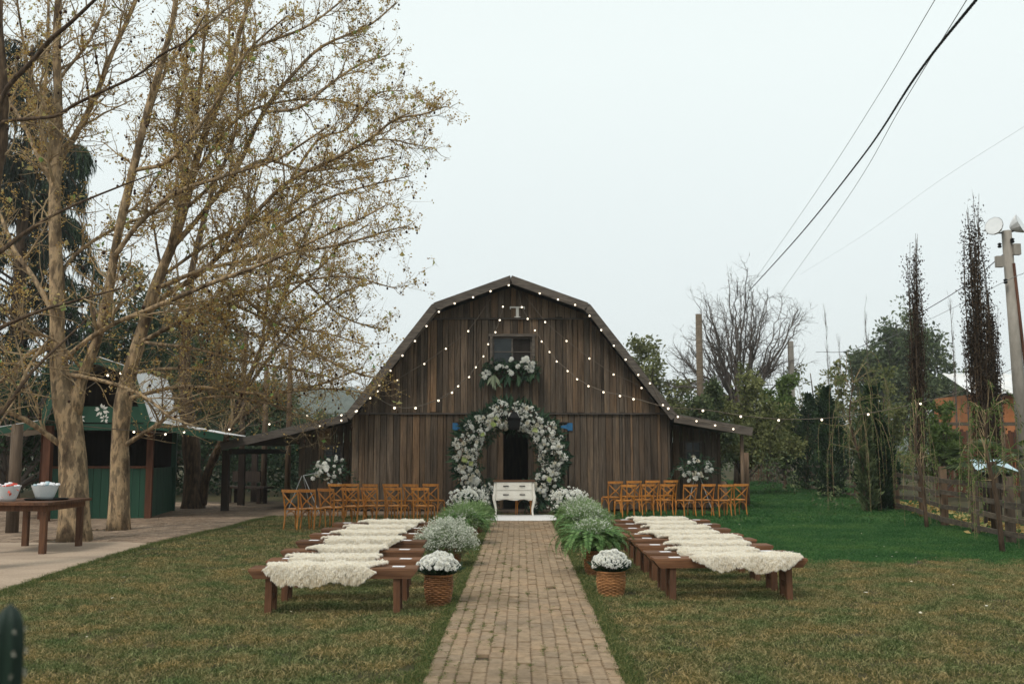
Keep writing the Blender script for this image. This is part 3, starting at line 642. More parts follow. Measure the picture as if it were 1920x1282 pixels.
# sheepskin: a lumpy hide draped over the front of a bench, with tufts of wool
def make_skin(seed, ln=.98, front=.20, back=.05):
    r = np.random.default_rng(seed); nu, nv = 34, 20
    u = np.linspace(-1, 1, nu); v = np.linspace(0, 1, nv)
    path_ = A([(BD/2+.03, BH-back), (BD/2+.025, BH+.012), (0, BH+.02), (-BD/2-.02, BH+.015), (-BD/2-.045, BH-.05), (-BD/2-.05, BH-front)])
    seg = np.concatenate([[0], np.cumsum(np.linalg.norm(np.diff(path_, axis=0), axis=1))]); ph = r.random(8)*6.28
    V = np.zeros((nu, nv, 3)); Tn = np.zeros((nu, nv))
    for i, uu in enumerate(u):
        e = 1-.12*abs(math.sin(uu*2.1+ph[0]))-.05*abs(math.sin(uu*4.3+ph[1]))-.32*max(0, abs(uu)-.72)/.28
        for j, vv in enumerate(v):
            s = (vv-.45)*e+.45; d = s*seg[-1]
            yy = np.interp(d, seg, path_[:,0]); zz = np.interp(d, seg, path_[:,1])
            wv = 1-.10*math.sin(vv*6.3+ph[2])*abs(uu)-.10*(vv > .7)*abs(math.sin(vv*9+ph[3]))
            x = uu*ln/2*wv+.03*math.sin(vv*5+ph[4])
            lump = .014*math.sin(uu*9+ph[5])*math.sin(vv*7+ph[6])+.012
            V[i,j] = (x, yy-(lump if vv > .6 else 0), zz+lump); Tn[i,j] = .55
    i, j = np.meshgrid(np.arange(nu-1), np.arange(nv-1), indexing='ij'); q = np.stack([i*nv+j, (i+1)*nv+j, (i+1)*nv+j+1, i*nv+j+1], -1).reshape(-1,4)
    m = MB(); m.add(V.reshape(-1,3), q, .6)
    du = np.gradient(V, axis=0); dv = np.gradient(V, axis=1); N = nrm(np.cross(dv, du)); 
    if N[nu//2, nv//3, 2] < 0: N = -N
    n = 20000; a = r.random(n)*(nu-1.001); b = r.random(n)*(nv-1.001)
    k = n//5; side = r.integers(0, 4, k)           # extra wool on the rim
    a[:k] = np.where(side == 0, 0, np.where(side == 1, nu-1.001, a[:k])); b[:k] = np.where(side == 2, 0, np.where(side == 3, nv-1.001, b[:k]))
    ai, bi = a.astype(int), b.astype(int); fa, fb = (a-ai)[:,None], (b-bi)[:,None]
    def g(X): return X[ai,bi]*(1-fa)*(1-fb)+X[ai+1,bi]*fa*(1-fb)+X[ai,bi+1]*(1-fa)*fb+X[ai+1,bi+1]*fa*fb
    p, nn = g(V), nrm(g(N)); cl = np.sin(p[:,0:1]*70+ph[7])*np.cos(p[:,1:2]*60+p[:,2:3]*66)
    out = np.zeros((n,3)); out[:k,0] = np.where(side == 0, -1, np.where(side == 1, 1, 0)); out[:k,2] += np.where(side == 3, -1.2, 0)
    d = nrm(nn*.45+r.normal(size=(n,3))*.22+out*.8+A([0,-.45,-.30])); L_ = (.030*r.uniform(.6,1.3,n)*(1+.3*cl[:,0]))
    sd = nrm(np.cross(d, r.normal(size=(n,3))))*(.0030*r.uniform(.6,1.4,n))[:,None]
    mid = p+d*(L_*.6)[:,None]; tip = p+nrm(d+A([0,0,-.5]))*L_[:,None]
    VV = np.stack([p-sd, p+sd, mid+sd*.9, mid-sd*.9, tip], 1).reshape(-1,3); ii = np.arange(n)[:,None]*5
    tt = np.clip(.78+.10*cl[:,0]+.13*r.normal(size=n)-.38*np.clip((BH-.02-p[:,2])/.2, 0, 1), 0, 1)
    m.add(VV, [ii+np.array([[0,1,2,3]]), ii+np.array([[3,2,4]])], np.repeat(tt, 5))
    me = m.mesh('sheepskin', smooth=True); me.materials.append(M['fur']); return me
skins = [make_skin(11, 1.0, .17), make_skin(12, .95, .12), make_skin(13, 1.02, .14), make_skin(14, .95, .10)]
bproto = None
cardm = MB().box((0,0,.0015), (.12, .075, .003)).mesh('paper_card'); cardm.materials.append(M['paper'])
for side in ('left', 'right'):
    n = len(BEN[side])
    for k, (x0, y) in enumerate(BEN[side]):
        o = ORD[k] if k < n-1 else 'farthest'
        cx = x0+BL/2; rz = math.radians({'left': .3, 'right': 1.6}[side]+rng.normal()*.5)
        lab = f'stained timber bench under a sheepskin, {o} bench on the {side} of the brick path'
        if bproto is None: bproto = make_bench(); b_ = bproto; b_.location = (cx, y, 0); b_.rotation_euler = (0,0,rz); b_['label'] = lab
        else: b_ = copy_tree(bproto, (cx, y, 0), rz, lab)
        b_['group'] = 'timber benches beside the path'
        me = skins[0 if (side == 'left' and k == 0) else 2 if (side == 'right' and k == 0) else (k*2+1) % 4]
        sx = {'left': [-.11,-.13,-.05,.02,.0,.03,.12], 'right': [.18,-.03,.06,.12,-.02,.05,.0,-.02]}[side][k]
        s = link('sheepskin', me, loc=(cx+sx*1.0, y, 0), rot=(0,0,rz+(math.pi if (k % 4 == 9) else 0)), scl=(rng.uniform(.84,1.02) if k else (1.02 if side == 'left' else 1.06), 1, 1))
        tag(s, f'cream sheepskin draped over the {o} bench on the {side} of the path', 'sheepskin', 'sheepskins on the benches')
        for e, ox in (('outer', -.62 if side == 'left' else .62), ('inner', .60 if side == 'left' else -.60)):
            if e == 'outer' and (k % 3 == 2) and k: continue
            c = link('paper_card', cardm, loc=(cx+ox*.97+rng.normal()*.02, y+rng.normal()*.03, BH+.001), rot=(0,0,rz+rng.normal()*.15))
            tag(c, f'white card lying at the {e} end of the {o} bench {side} of the path', 'card', 'cards on the benches')

# ------------------------------------------------------------------ cross-back chairs
def make_chair(nm='chair'):
    t = thing(nm, 'x', 'chair')
    def cv(pts, r, K=10, sides=6):
        P, R = resample(pts, np.broadcast_to(A(r), (len(pts),)), K); return MB().tubes(P, R, sides)
    sw = .19
    for s in (-1, 1):      # rear posts run from floor to crest; the back faces -y
        cv([(s*.185,-.225,0),(s*.175,-.195,.22),(s*.185,-.185,.46),(s*.20,-.215,.70),(s*.205,-.255,.86)], [.017,.017,.018,.016,.014], 12).build('rear_leg', M['chairwood'], t, smooth=True)
        cv([(s*.195,.20,0),(s*.185,.185,.22),(s*.18,.175,.44)], [.014,.016,.018], 6).build('front_leg', M['chairwood'], t, smooth=True)
        z0 = .455
    m = MB(); P = []
    for k in range(17):
        th = k*2*math.pi/16; P.append((.215*math.copysign(abs(math.cos(th))**.6, math.cos(th)), .205*math.copysign(abs(math.sin(th))**.6, math.sin(th))))
    P = A(P[:-1]); n = 16
    V = np.concatenate([np.c_[P*.97, np.full(n,.437)], np.c_[P, np.full(n,.447)], np.c_[P, np.full(n,.462)], np.c_[P*.95, np.full(n,.470)], np.c_[P*.55, np.full(n,.464)]])
    i = np.arange(n); j = (i+1)%n; fs = [np.stack([a*n+i, a*n+j, a*n+n+j, a*n+n+i], 1) for a in range(4)]+[(4*n+i)[None], i[::-1][None]]
    m.add(V, fs); m.build('seat', M['chairwood'], t)
    m = MB()               # curved crest rail
    xs = np.linspace(-.225, .225, 9); yb = -.255-.035*(1-(xs/.225)**2); 
    for a in range(8):
        z0, z1 = .815+.012*(abs(xs[a])/.2), .815+.012*(abs(xs[a+1])/.2)
        V = [(xs[a],yb[a]-.011,z0),(xs[a+1],yb[a+1]-.011,z1),(xs[a+1],yb[a+1]+.011,z1),(xs[a],yb[a]+.011,z0),(xs[a],yb[a]-.011,.885),(xs[a+1],yb[a+1]-.011,.885),(xs[a+1],yb[a+1]+.011,.885),(xs[a],yb[a]+.011,.885)]
        m.hexa(V)
    m.build('crest_rail', M['chairwood'], t)
    for s in (-1, 1):      # bent crossed slats
        P, R = resample([(s*.19,-.25,.80),(s*.05,-.262,.67),(-s*.08,-.245,.57),(-s*.165,-.195,.475)], [.013]*4, 9)
        m = MB()
        for a in range(8): m.beam(P[a], P[a+1], .026, .009, up=(0,1,0))
        m.build('cross_slat', M['chairwood'], t)
    cv([(-.165,-.19,.25),(-.12,-.19,.36),(0,-.19,.41),(.12,-.19,.36),(.165,-.19,.25)], .008, 12, 5).build('arch_brace', M['chairwood'], t, smooth=True)
    for s in (-1, 1): cv([(s*.175,-.19,.25),(s*.185,-.1,.37),(s*.185,0,.41),(s*.185,.1,.37),(s*.187,.185,.25)], .008, 10, 5).build('side_brace', M['chairwood'], t, smooth=True)
    return t
chair = make_chair(); used = False
def place_chair(px, py, rz, label, sc_=1.0, Y=None):
    global used
    g_ = gnd(px, py); 
    if not used: o = chair; used = True; o.location = g_; o.rotation_euler = (0,0,rz); o['label'] = label
    else: o = copy_tree(chair, g_, rz, label)
    o.scale = (sc_,)*3; o['group'] = 'cross-back chairs behind the benches'
    return o
R = math.radians
fl = [(556,993),(587,992),(622,989),(665,986),(702,985),(746,985),(795,985)]
for k, (px, py) in enumerate(fl):
    place_chair(px, py, R(-24+rng.normal()*3), f'honey wood cross-back chair, {ORDN[6-k]} from the path in the near row left', .90)
bl_ = [(638,971),(668,971),(703,972),(740,972),(778,972),(815,971)]
for k, (px, py) in enumerate(bl_):
    place_chair(px, py, R(-22+rng.normal()*3), f'honey wood cross-back chair, {ORDN[5-k]} from the path in the far row left', .90)
fr_ = [(1171,971),(1207,969),(1244,969),(1286,970),(1319,969),(1353,970),(1382,968)]
for k, (px, py) in enumerate(fr_):
    place_chair(px, py, R(20+rng.normal()*3), f'honey wood cross-back chair, {ORDN[k]} from the path in the near row right', .88)
br_ = [(1146,964),(1182,962),(1216,961),(1250,960)]
for k, (px, py) in enumerate(br_):
    place_chair(px, py, R(20+rng.normal()*3), f'honey wood cross-back chair, {ORDN[k]} from the path in the far row right', .92)
c_ = copy_tree(chair, (.28, 24.15, 0), R(175), 'wooden chair standing behind the cream console table'); c_.scale = (.95,.95,.95)

# ------------------------------------------------------------------ console table and rug
q = gnd(964, 970); cx, cy = q.x, q.y
tb = thing('console_table', 'cream two-drawer console table with brown top and curved legs under the arch', 'table', (cx, cy, 0))
W, Hh, Dp = .94, .87, .42
m = MB(); m.box((cx, cy, Hh-.018), (W+.04, Dp+.04, .036)); m.build('top', M['benchwood'], tb)
m = MB(); m.box((cx, cy+.005, .63), (W-.06, Dp-.03, .40)); xs = np.linspace(-.42, .42, 13)
for a in range(12):
    z0, z1 = .43-.025*math.cos(xs[a]*7.5)**2, .43-.025*math.cos(xs[a+1]*7.5)**2
    m.hexa([(cx+xs[a],cy-.20,z0),(cx+xs[a+1],cy-.20,z1),(cx+xs[a+1],cy-.19,z1),(cx+xs[a],cy-.19,z0),(cx+xs[a],cy-.20,.45),(cx+xs[a+1],cy-.20,.45),(cx+xs[a+1],cy-.19,.45),(cx+xs[a],cy-.19,.45)])
m.build('body', M['cream'], tb)
for z in (.735, .54):
    m = MB(); m.box((cx, cy-.205, z), (W-.13, .02, .18)); d = m.build('drawer', M['cream'], tb)
    for sx in (-.19, .19):
        m = MB(); m.tubes(resample([(cx+sx-.05,cy-.215,z+.01),(cx+sx-.04,cy-.24,z),(cx+sx+.04,cy-.24,z),(cx+sx+.05,cy-.215,z+.01)], [.008]*4, 8)[0], .009, 6); m.box((cx+sx, cy-.217, z), (.13, .004, .022)); m.build('handle', M['black'], d)
for sx in (-1, 1):
    for sy in (-1, 1):
        P, R_ = resample([(cx+sx*(W/2-.03), cy+sy*(Dp/2-.04), .84),(cx+sx*(W/2-.015), cy+sy*(Dp/2-.03), .58),(cx+sx*(W/2+.005), cy+sy*(Dp/2-.015), .45),(cx+sx*(W/2-.045), cy+sy*(Dp/2-.05), .2),(cx+sx*(W/2-.03), cy+sy*(Dp/2-.03), .05),(cx+sx*(W/2-.015), cy+sy*(Dp/2-.02), .006)], [.03,.034,.036,.023,.019,.023], 16)
        m = MB(); m.tubes(P, R_, 7); m.build('leg', M['cream'], tb, smooth=True)
rg = MB(); n = 26; th = np.linspace(0, 6.283, 41)[:-1]; x = pxc(22.5)+.0
ox = np.sign(np.cos(th))*np.abs(np.cos(th))**.35*(.82+.02*np.sin(th*9)); oy = np.sign(np.sin(th))*np.abs(np.sin(th))**.4*(.9+.03*np.sin(th*7))
V = np.concatenate([np.c_[x+ox, 23.0+oy, np.full(40,.034)], np.c_[x+ox*.99, 23.0+oy*.99, np.full(40,.05)]]); i = np.arange(40); j = (i+1)%40
rg.add(V, [np.stack([i,j,40+j,40+i],1), (40+i)[None]]); one(rg, 'rug', M['rug'], 'white shaggy rug on the path under the console table', 'rug', (x, 23.0, .03))

# ------------------------------------------------------------------ flowers
def blossom_mesh(nm, mat, rings, r, cup=.35, tintc=.8):
    m = MB(); k0 = 0
    for q_, (n, rr_, tilt) in enumerate(rings):
        th = np.arange(n)*6.283/n+q_*.5; D = np.stack([np.cos(th)*math.cos(tilt), np.sin(th)*math.cos(tilt), np.full(n, math.sin(tilt))], 1)
        C = D*r*.08+A([0,0,r*.1*q_]); N = np.stack([-np.cos(th)*math.sin(tilt), -np.sin(th)*math.sin(tilt), np.full(n, math.cos(tilt))], 1)
        m.leaves(C, D, N, r*rr_, r*rr_*6.0/n*1.15, np.clip(rng.normal(size=n)*.15+tintc-(.15*q_ if q_ == len(rings)-1 else 0), 0, 1), fold=cup)
    me = m.mesh(nm); me.materials.append(mat); return me
BLOS = [blossom_mesh('blossom', M['petal'], [(8,1,.15),(7,.85,.6),(5,.6,1.05)], 1), blossom_mesh('blossom', M['petal'], [(9,1,-.1),(9,.8,.4),(6,.5,.9)], 1),
        blossom_mesh('blossom', M['cpetal'], [(7,1,.3),(6,.85,.8),(5,.6,1.2)], 1)]
def aim(nv):           # rotation taking +z to nv
    return Vector(nv).to_track_quat('Z', 'Y').to_euler()
def put_blossoms(par, P, N, sizes, kinds=(0,1,2), w=None):
    base_ = A(LOC[par.name])
    for p, nv, s in zip(P, N, sizes):
        k = kinds[rng.integers(len(kinds))] if w is None else rng.choice(kinds, p=w)
        e = aim(nv); o = link('blossom', BLOS[k], None, par, loc=tuple(A(p)-base_), rot=e, scl=float(s))
def florets(mb, C, rad, n, size):       # tiny five-sided floret faces in balls
    C = A(C); m = len(C); v = nrm(rng.normal(size=(m*n,3))); p = np.repeat(C, n, 0)+v*np.repeat(np.broadcast_to(A(rad),(m,)), n)[:,None]*rng.uniform(.7,1.05,(m*n,1))
    N = nrm(v+rng.normal(size=v.shape)*.4); sd = nrm(np.cross(N, rng.normal(size=v.shape))); t2 = np.cross(N, sd); th = np.arange(5)*6.283/5
    s = size*rng.uniform(.7,1.3,(m*n,1,1))
    V = p[:,None]+s*(sd[:,None]*np.cos(th)[None,:,None]+t2[:,None]*np.sin(th)[None,:,None]); mb.add(V.reshape(-1,3), np.arange(m*n*5).reshape(-1,5), np.repeat(rng.random(m*n), 5))
# ring arch
ay = 24.6; c0 = at(955, 861, ay); RO = 1.05
arch = thing('flower_arch', 'round arch of white and cream flowers with dark greenery before the barn doors', 'flower arch', (c0.x, ay, 0))
th = np.linspace(-math.pi*.5+.33, math.pi*1.5-.33, 60)
fr = np.stack([c0.x+RO*np.cos(th), np.full(60, ay), c0.z+RO*np.sin(th)], 1)
m = MB(); m.tubes(fr, .03, 8); m.tubes([[(c0.x+s*.45, ay, c0.z-.95), (c0.x+s*.6, ay+.1, .02)] for s in (-1,1)], .03, 6); m.build('hoop', M['black'], arch, smooth=True)
def wdt(t): return .15+.17*np.sin((t-th[0])/(th[-1]-th[0])*math.pi)**.35+.045*np.sin(t*5)+.035*np.sin(t*11+1)
n = 900; t = rng.uniform(th[0], th[-1], n); a = rng.random(n)*6.283; r = wdt(t)*np.sqrt(rng.random(n))*1.15
P = np.stack([c0.x+(RO+r*np.cos(a))*np.cos(t), ay+r*np.sin(a)*.8, c0.z+(RO+r*np.cos(a))*np.sin(t)], 1)
m = MB(); clump(m, P, .12, 7, .10, .42); 
k = 420; tt = rng.uniform(th[0], th[-1], k); od = np.stack([np.cos(tt), rng.normal(size=k)*.3, np.sin(tt)], 1)
C = np.stack([c0.x+(RO+wdt(tt)*.8)*np.cos(tt), ay+rng.normal(size=k)*.1, c0.z+(RO+wdt(tt)*.8)*np.sin(tt)], 1)
m.leaves(C, od+rng.normal(size=(k,3))*.5, A([0,-1,0])+rng.normal(size=(k,3))*.4, rng.uniform(.14,.36,k), rng.uniform(.04,.09,k))
m.build('greenery', M['darkleaf'], arch, kind='stuff')
# bunches follow the hoop: bigger on the shoulders and sides
n = 290; t = rng.uniform(th[0]+.1, th[-1]-.1, n); rr_ = wdt(t)*rng.uniform(-.95,1.0,n); f = -np.sqrt(np.clip(1-(rr_/wdt(t))**2, .05, 1))
P = np.stack([c0.x+(RO+rr_)*np.cos(t), ay+f*(wdt(t)*.8+.06)+rng.normal(size=n)*.03, c0.z+(RO+rr_)*np.sin(t)], 1)
N = nrm(np.stack([rr_*np.cos(t)*2, f*.7-.2, rr_*np.sin(t)*2+.15], 1)+rng.normal(size=(n,3))*.35)
put_blossoms(arch, P, N, rng.uniform(.034, .072, n), (0,1,2), (.4,.3,.3))
m = MB(); n = 260; t = rng.uniform(th[0]+.1, th[-1]-.1, n); rr_ = wdt(t)*rng.uniform(-.9,1.05,n)
P = np.stack([c0.x+(RO+rr_)*np.cos(t), ay-wdt(t)*rng.uniform(.55,1.0,n), c0.z+(RO+rr_)*np.sin(t)], 1); florets(m, P, .06, 15, .016); m.build('small_florets', M['petal'], arch, kind='stuff')
for k in range(10):
    t = rng.uniform(th[0]+.3, th[-1]-.3); p = (c0.x+(RO-.12*rng.random())*math.cos(t), ay-.32, c0.z+(RO-.15*rng.random())*math.sin(t))
    m = MB(); d = A([rng.normal(), -.3, rng.normal()-.3]); m.leaves([p], [d], [A([0,-1,.3])], .16, .14, rng.random()); m.build('lime_leaf', M['limeleaf'], arch)
# generic bouquet
def bouquet(name, label, ctr, rad, nb, nl, stand=None, bs=(.045,.075), leaf=.12, base_z=0, trail=0):
    ctr = A(ctr); o = thing(name, label, 'flowers', (ctr[0], ctr[1], base_z))
    v = nrm(rng.normal(size=(nl,3)))*rng.random((nl,1))**.5; P = ctr+v*A(rad)*1.0
    m = MB(); d = nrm(v*A(rad)+rng.normal(size=v.shape)*.12+A([0,0,-.05])); m.leaves(P, d, rng.normal(size=v.shape)+A([0,0,.6]), leaf*rng.uniform(.5,1.5,nl), leaf*.3*rng.uniform(.6,1.4,nl))
    if trail:
        s_ = rng.random((trail,1)); v2 = np.concatenate([rng.choice([-1,1],(trail,1))*(1+.5*s_), rng.normal(size=(trail,1))*.3, -.1-1.1*s_+rng.normal(size=(trail,1))*.2], 1)
        m.leaves(ctr+v2*A(rad), v2+rng.normal(size=v2.shape)*.3, rng.normal(size=v2.shape), leaf*.8, leaf*.22)
    m.build('foliage', M['darkleaf'], o, kind='stuff')
    v = nrm(rng.normal(size=(nb,3))+A([0,-.9,.15])); P = ctr+v*A(rad)*rng.uniform(.7,1.05,(nb,1))
    nc = max(3, nb//4); cc = P[rng.integers(0, nb, nb)%nc]; P = np.where(rng.random((nb,1)) < .6, cc+rng.normal(size=(nb,3))*.06, P)
    put_blossoms(o, P, nrm(v+rng.normal(size=v.shape)*.3), rng.uniform(bs[0], bs[1], nb), (0,1,2), (.5,.35,.15))
    if stand:
        for q_ in stand:
            m = MB(); m.tubes([q_], .009, 5); m.build('stand_leg', M['wire'] if stand is not None else M['black'], o)
    return o
c = at(617, 882, 25.3); b_ = (c.x-.65, 25.1, c.z-.05)
bouquet('flower_stand', 'white flower spray on a tripod in front of the left lean-to window', c, (.48,.28,.30), 46, 420,
    [[(c.x-.62,25.0,c.z-.12),(c.x-.95,24.9,.02)],[(c.x-.58,25.0,c.z-.12),(c.x-.12,24.8,.02)],[(c.x-.60,25.05,c.z-.12),(c.x-.5,25.6,.02)],[(c.x-.60,25.0,c.z-.12),(c.x,25.2,c.z)]], trail=60)
c = at(1306, 876, 25.6)
bouquet('flower_stand', 'white flower spray with trailing leaves in front of the right lean-to window', c, (.50,.28,.30), 42, 430,
    [[(c.x,25.6,c.z),(c.x-.3,25.4,.02)],[(c.x,25.6,c.z),(c.x+.35,25.4,.02)],[(c.x,25.6,c.z),(c.x,26.2,.02)]], trail=60)
# flower box under the loft window
c = at(957, 697, 25.75); bxo = thing('window_box', 'planter of greenery and white flowers hanging below the loft window', 'flower box', (c.x, 25.75, c.z-.2))
m = MB(); m.box((c.x, 25.78, c.z-.1), (1.25, .22, .2)); m.build('trough', M['darkwood'], bxo)
n = 900; P = np.stack([c.x+rng.uniform(-.72,.72,n), 25.72+rng.normal(size=n)*.1, c.z+.10+rng.normal(size=n)*.12], 1); P[:,2] -= .12*np.abs(P[:,0]-c.x)
m = MB(); m.leaves(P, rng.normal(size=(n,3))+A([0,-.4,.3]), rng.normal(size=(n,3))+A([0,-.5,.6]), rng.uniform(.06,.16,n), rng.uniform(.03,.06,n)); m.build('foliage', M['darkleaf'], bxo, kind='stuff')
for x0, z0, mt, nn, ln_ in ((-.45,-.05,'silverleaf',9,.45), (-.05,-.05,'darkleaf',7,.42), (.25,-.1,'darkleaf',6,.40), (.62,-.02,'darkleaf',4,.33), (-.72,-.12,'darkleaf',5,.45)):
    for k in range(nn):
        m = MB(); d = A([rng.normal()*.45, -.15, -1]); m.leaves([(c.x+x0+rng.normal()*.05, 25.6+rng.normal()*.03, c.z+z0+rng.normal()*.03)], [d], [A([rng.normal()*.3,-1,.2])], ln_*rng.uniform(.7,1.1), .09, rng.random()); m.build('drooping_leaf', M[mt], bxo)
P = A([(-.70,.0,-.06),(-.62,0,-.0),(-.66,0,-.16),(-.55,0,-.05),(-.6,0,-.1),(-.28,0,.14),(-.2,0,.12),(0,0,.28),(.03,0,.32),(.02,0,-.05),(-.03,0,-.0),(-.1,0,.1),(.35,0,.3),(.42,0,.34),(.46,0,.25),(.52,0,.18),(.56,0,.12),(.50,0,.08),(.55,0,.02),(.48,0,.0),(.58,0,.2),(.3,0,.22),(.42,0,.08),(.2,0,.12),(-.35,0,.08)])
put_blossoms(bxo, P+A([c.x, 25.55, c.z]), np.tile(A([[0,-1,.3]]), (len(P),1))+rng.normal(size=(len(P),3))*.3, rng.uniform(.05,.085,len(P)), (0,1))

# ------------------------------------------------------------------ baskets, chrysanthemums, gypsophila, ferns
def basket(o, c, r0, r1, h, mat='wicker'):
    m = MB(); ns = 22
    for k in range(ns):
        th = k*6.283/ns; m.tubes([[(c[0]+r0*math.cos(th), c[1]+r0*math.sin(th), c[2]+.005), (c[0]+(r0+r1)/2*1.02*math.cos(th), c[1]+(r0+r1)/2*1.02*math.sin(th), c[2]+h/2), (c[0]+r1*math.cos(th), c[1]+r1*math.sin(th), c[2]+h)]], .006, 5, tint=rng.random())
    m.build('stakes', M[mat], o, kind='stuff')
    m = MB(); nr = 16; K = 67; a = np.arange(K)*6.2832/(K-1)
    for k in range(nr):
        f = (k+.5)/nr; rr = r0+(r1-r0)*f+.006*math.sin(f*3.1)*3; z = c[2]+h*f
        wv = .006*np.cos(a*ns/2+(math.pi if k % 2 else 0)); m.tubes(np.stack([c[0]+(rr+wv)*np.cos(a), c[1]+(rr+wv)*np.sin(a), np.full(K, z)], 1), h/nr*.48, 5, tint=rng.random(), cap=False)
    m.build('weave', M[mat], o, kind='stuff')
    for z, rr in ((c[2]+h, r1), (c[2]+.012, r0)):
        m = MB(); m.tubes(np.stack([c[0]+(rr+.003)*np.cos(a), c[1]+(rr+.003)*np.sin(a), np.full(K, z)], 1), .012, 6, cap=False); m.build('rim', M[mat], o, smooth=True)
    m = MB(); m.lathe((c[0], c[1], c[2]+.01), [(r0*.93,0),(r1*.93,h-.03)], 20); m.build('liner', M['darkwood'], o)
def mum_pot(label, c, r0, r1, h, dome, mat='wicker'):
    o = thing('chrysanthemum_basket', label, 'flower basket', c); basket(o, c, r0, r1, h, mat)
    n = 700; th = rng.random(n)*6.283; r = np.sqrt(rng.random(n)); P = np.stack([c[0]+r*dome*.45*np.cos(th), c[1]+r*dome*.45*np.sin(th), np.full(n, c[2]+h-.02)], 1)
    D = np.stack([np.cos(th)*r*1.3, np.sin(th)*r*1.3, np.ones(n)], 1)+rng.normal(size=(n,3))*.2
    m = MB(); m.leaves(P+nrm(D)*rng.random((n,1))*.12, D, rng.normal(size=(n,3)), rng.uniform(.06,.13,n), .018); m.build('stems', M['darkleaf'], o, kind='stuff')
    n = 290; th = rng.random(n)*6.283; r = np.sqrt(rng.random(n)); P = np.stack([c[0]+r*dome*np.cos(th), c[1]+r*dome*np.sin(th), c[2]+h+.205-.13*r**2.2+rng.normal(size=n)*.012], 1)
    N = nrm(np.stack([np.cos(th)*r, np.sin(th)*r, np.full(n,.9)], 1)+rng.normal(size=(n,3))*.25); put_blossoms(o, P, N, rng.uniform(.022,.034,n), (0,1), (.3,.7))
    return o
g_ = gnd(822, 1134); mum_pot('brown wicker basket of white chrysanthemums beside the nearest left bench', (g_.x, g_.y, 0), .105, .132, .30, .215)
g_ = gnd(1146, 1117); mum_pot('light wicker basket of white chrysanthemums at the right edge of the path', (g_.x, g_.y, 0), .118, .143, .26, .205, 'wickerlight')
def frond_mesh(ln, droop, n=26, w=.11, seed=0):
    r = np.random.default_rng(seed); m = MB(); K = n+1; t = np.linspace(0, 1, K); ang = math.radians(78)-t**1.2*math.radians(droop); st = ln/n
    x = np.concatenate([[0], np.cumsum(np.cos(ang[:-1])*st)]); z = np.concatenate([[0], np.cumsum(np.sin(ang[:-1])*st)]); P = np.stack([x, .03*np.sin(t*3+r.random()*6), z], 1)
    m.tubes(P, .004*(1-.7*t), 4, tint=.4)
    T = nrm(np.gradient(P, axis=0)); wl = w*np.sin(np.clip(t*1.02+.05,0,1)*math.pi)**.6*(1-.35*t)
    for s in (-1, 1):
        i = np.arange(2, K); D = T[i]*.35+A([[0, s, 0]])+r.normal(size=(len(i),3))*.08+A([0,0,-.12]); m.leaves(P[i], D, np.cross(D, T[i])*(-s)+A([0,0,.01]), wl[i], st*.85, np.clip(.35+.5*r.random(len(i))+.2*(t[i]-.5), 0, 1), fold=.08)
    me = m.mesh('frond'); me.materials.append(M['fernleaf']); return me
FR = [frond_mesh(.62, 120, 30, .10, k) for k in range(3)]+[frond_mesh(.55, 165, 30, .09, k+3) for k in range(3)]+[frond_mesh(.75, 190, 34, .10, k+6) for k in range(2)]
def fern(label, c, scale, nf, gyp=0, z=.28, gr=.25, name='fern', catg='fern', potr=.10, dirbias=None, mix_gyp_z=.3):
    o = thing(name, label, catg, c)
    basket(o, c, potr*.85, potr, z)
    for k in range(nf):
        th = rng.random()*6.283; v = rng.integers(0, 8)
        link('frond', FR[v], None, o, loc=(.02*math.cos(th), .02*math.sin(th), z-.02), rot=(rng.normal()*.1, -rng.random()*.25+.15, th), scl=scale*rng.uniform(.75,1.1))
    feathery(o, (c[0], c[1], z+.12), (gr*1.15, gr*1.15, gr*.9), 2600)
    if gyp: gypso(o, (c[0], c[1], z+mix_gyp_z), (gr, gr, gr*.75), gyp)
    return o
def feathery(o, c, rad, n):      # asparagus-fern haze of fine needles
    c = A(c); v = nrm(rng.normal(size=(n,3))); v[:,2] = np.abs(v[:,2])*1.05-.25*rng.random(n); P = c+v*A(rad)*rng.uniform(.45,1.1,(n,1)); s = rng.uniform(.05,.12,n)
    m = MB(); m.leaves(P, v+rng.normal(size=(n,3))*.45+A([0,0,-.15]), rng.normal(size=(n,3)), s, s*.12, np.clip(.2+.6*rng.random(n)+.25*v[:,2], 0, 1)); m.build('feathery_leaves', M['feather'], o, kind='stuff')
def gypso(o, c, rad, n):
    c = A(c); v = nrm(rng.normal(size=(n,3))); v[:,2] = np.abs(v[:,2])*1.0-.12*(rng.random(n) < .3); lump = 1+.16*np.sin(v[:,0:1]*7+c[0]*9)*np.cos(v[:,1:2]*6+c[1]*5)
    P = c+v*A(rad)*rng.uniform(.72,1.04,(n,1))**.7*lump; m = MB()
    florets(m, P, .014, 3, .0065); m.build('florets', M['gyp'], o, kind='stuff')
    k = n//5; root = c-A([0,0,rad[2]*.7]); e = P[rng.integers(0, n, k)]; mid = root+(e-root)*.55+rng.normal(size=(k,3))*.02
    m = MB(); m.tubes(np.stack([np.repeat(root[None],k,0)+rng.normal(size=(k,3))*.03, mid, e], 1), np.tile(A([[.0022,.0018,.001]]), (k,1)), 3, tint=.5, cap=False); m.build('stems', M['silverleaf'], o, kind='stuff')
g_ = gnd(840, 1064); o = thing('gypsophila_basket', 'basket of pale gypsophila between the left chrysanthemums and the ferns', 'flower basket', (g_.x, g_.y, 0)); basket(o, (g_.x, g_.y, 0), .13, .16, .26); gypso(o, (g_.x-.02, g_.y, .30), (.40,.36,.36), 3600); feathery(o, (g_.x-.02, g_.y, .28), (.34,.30,.28), 1500)
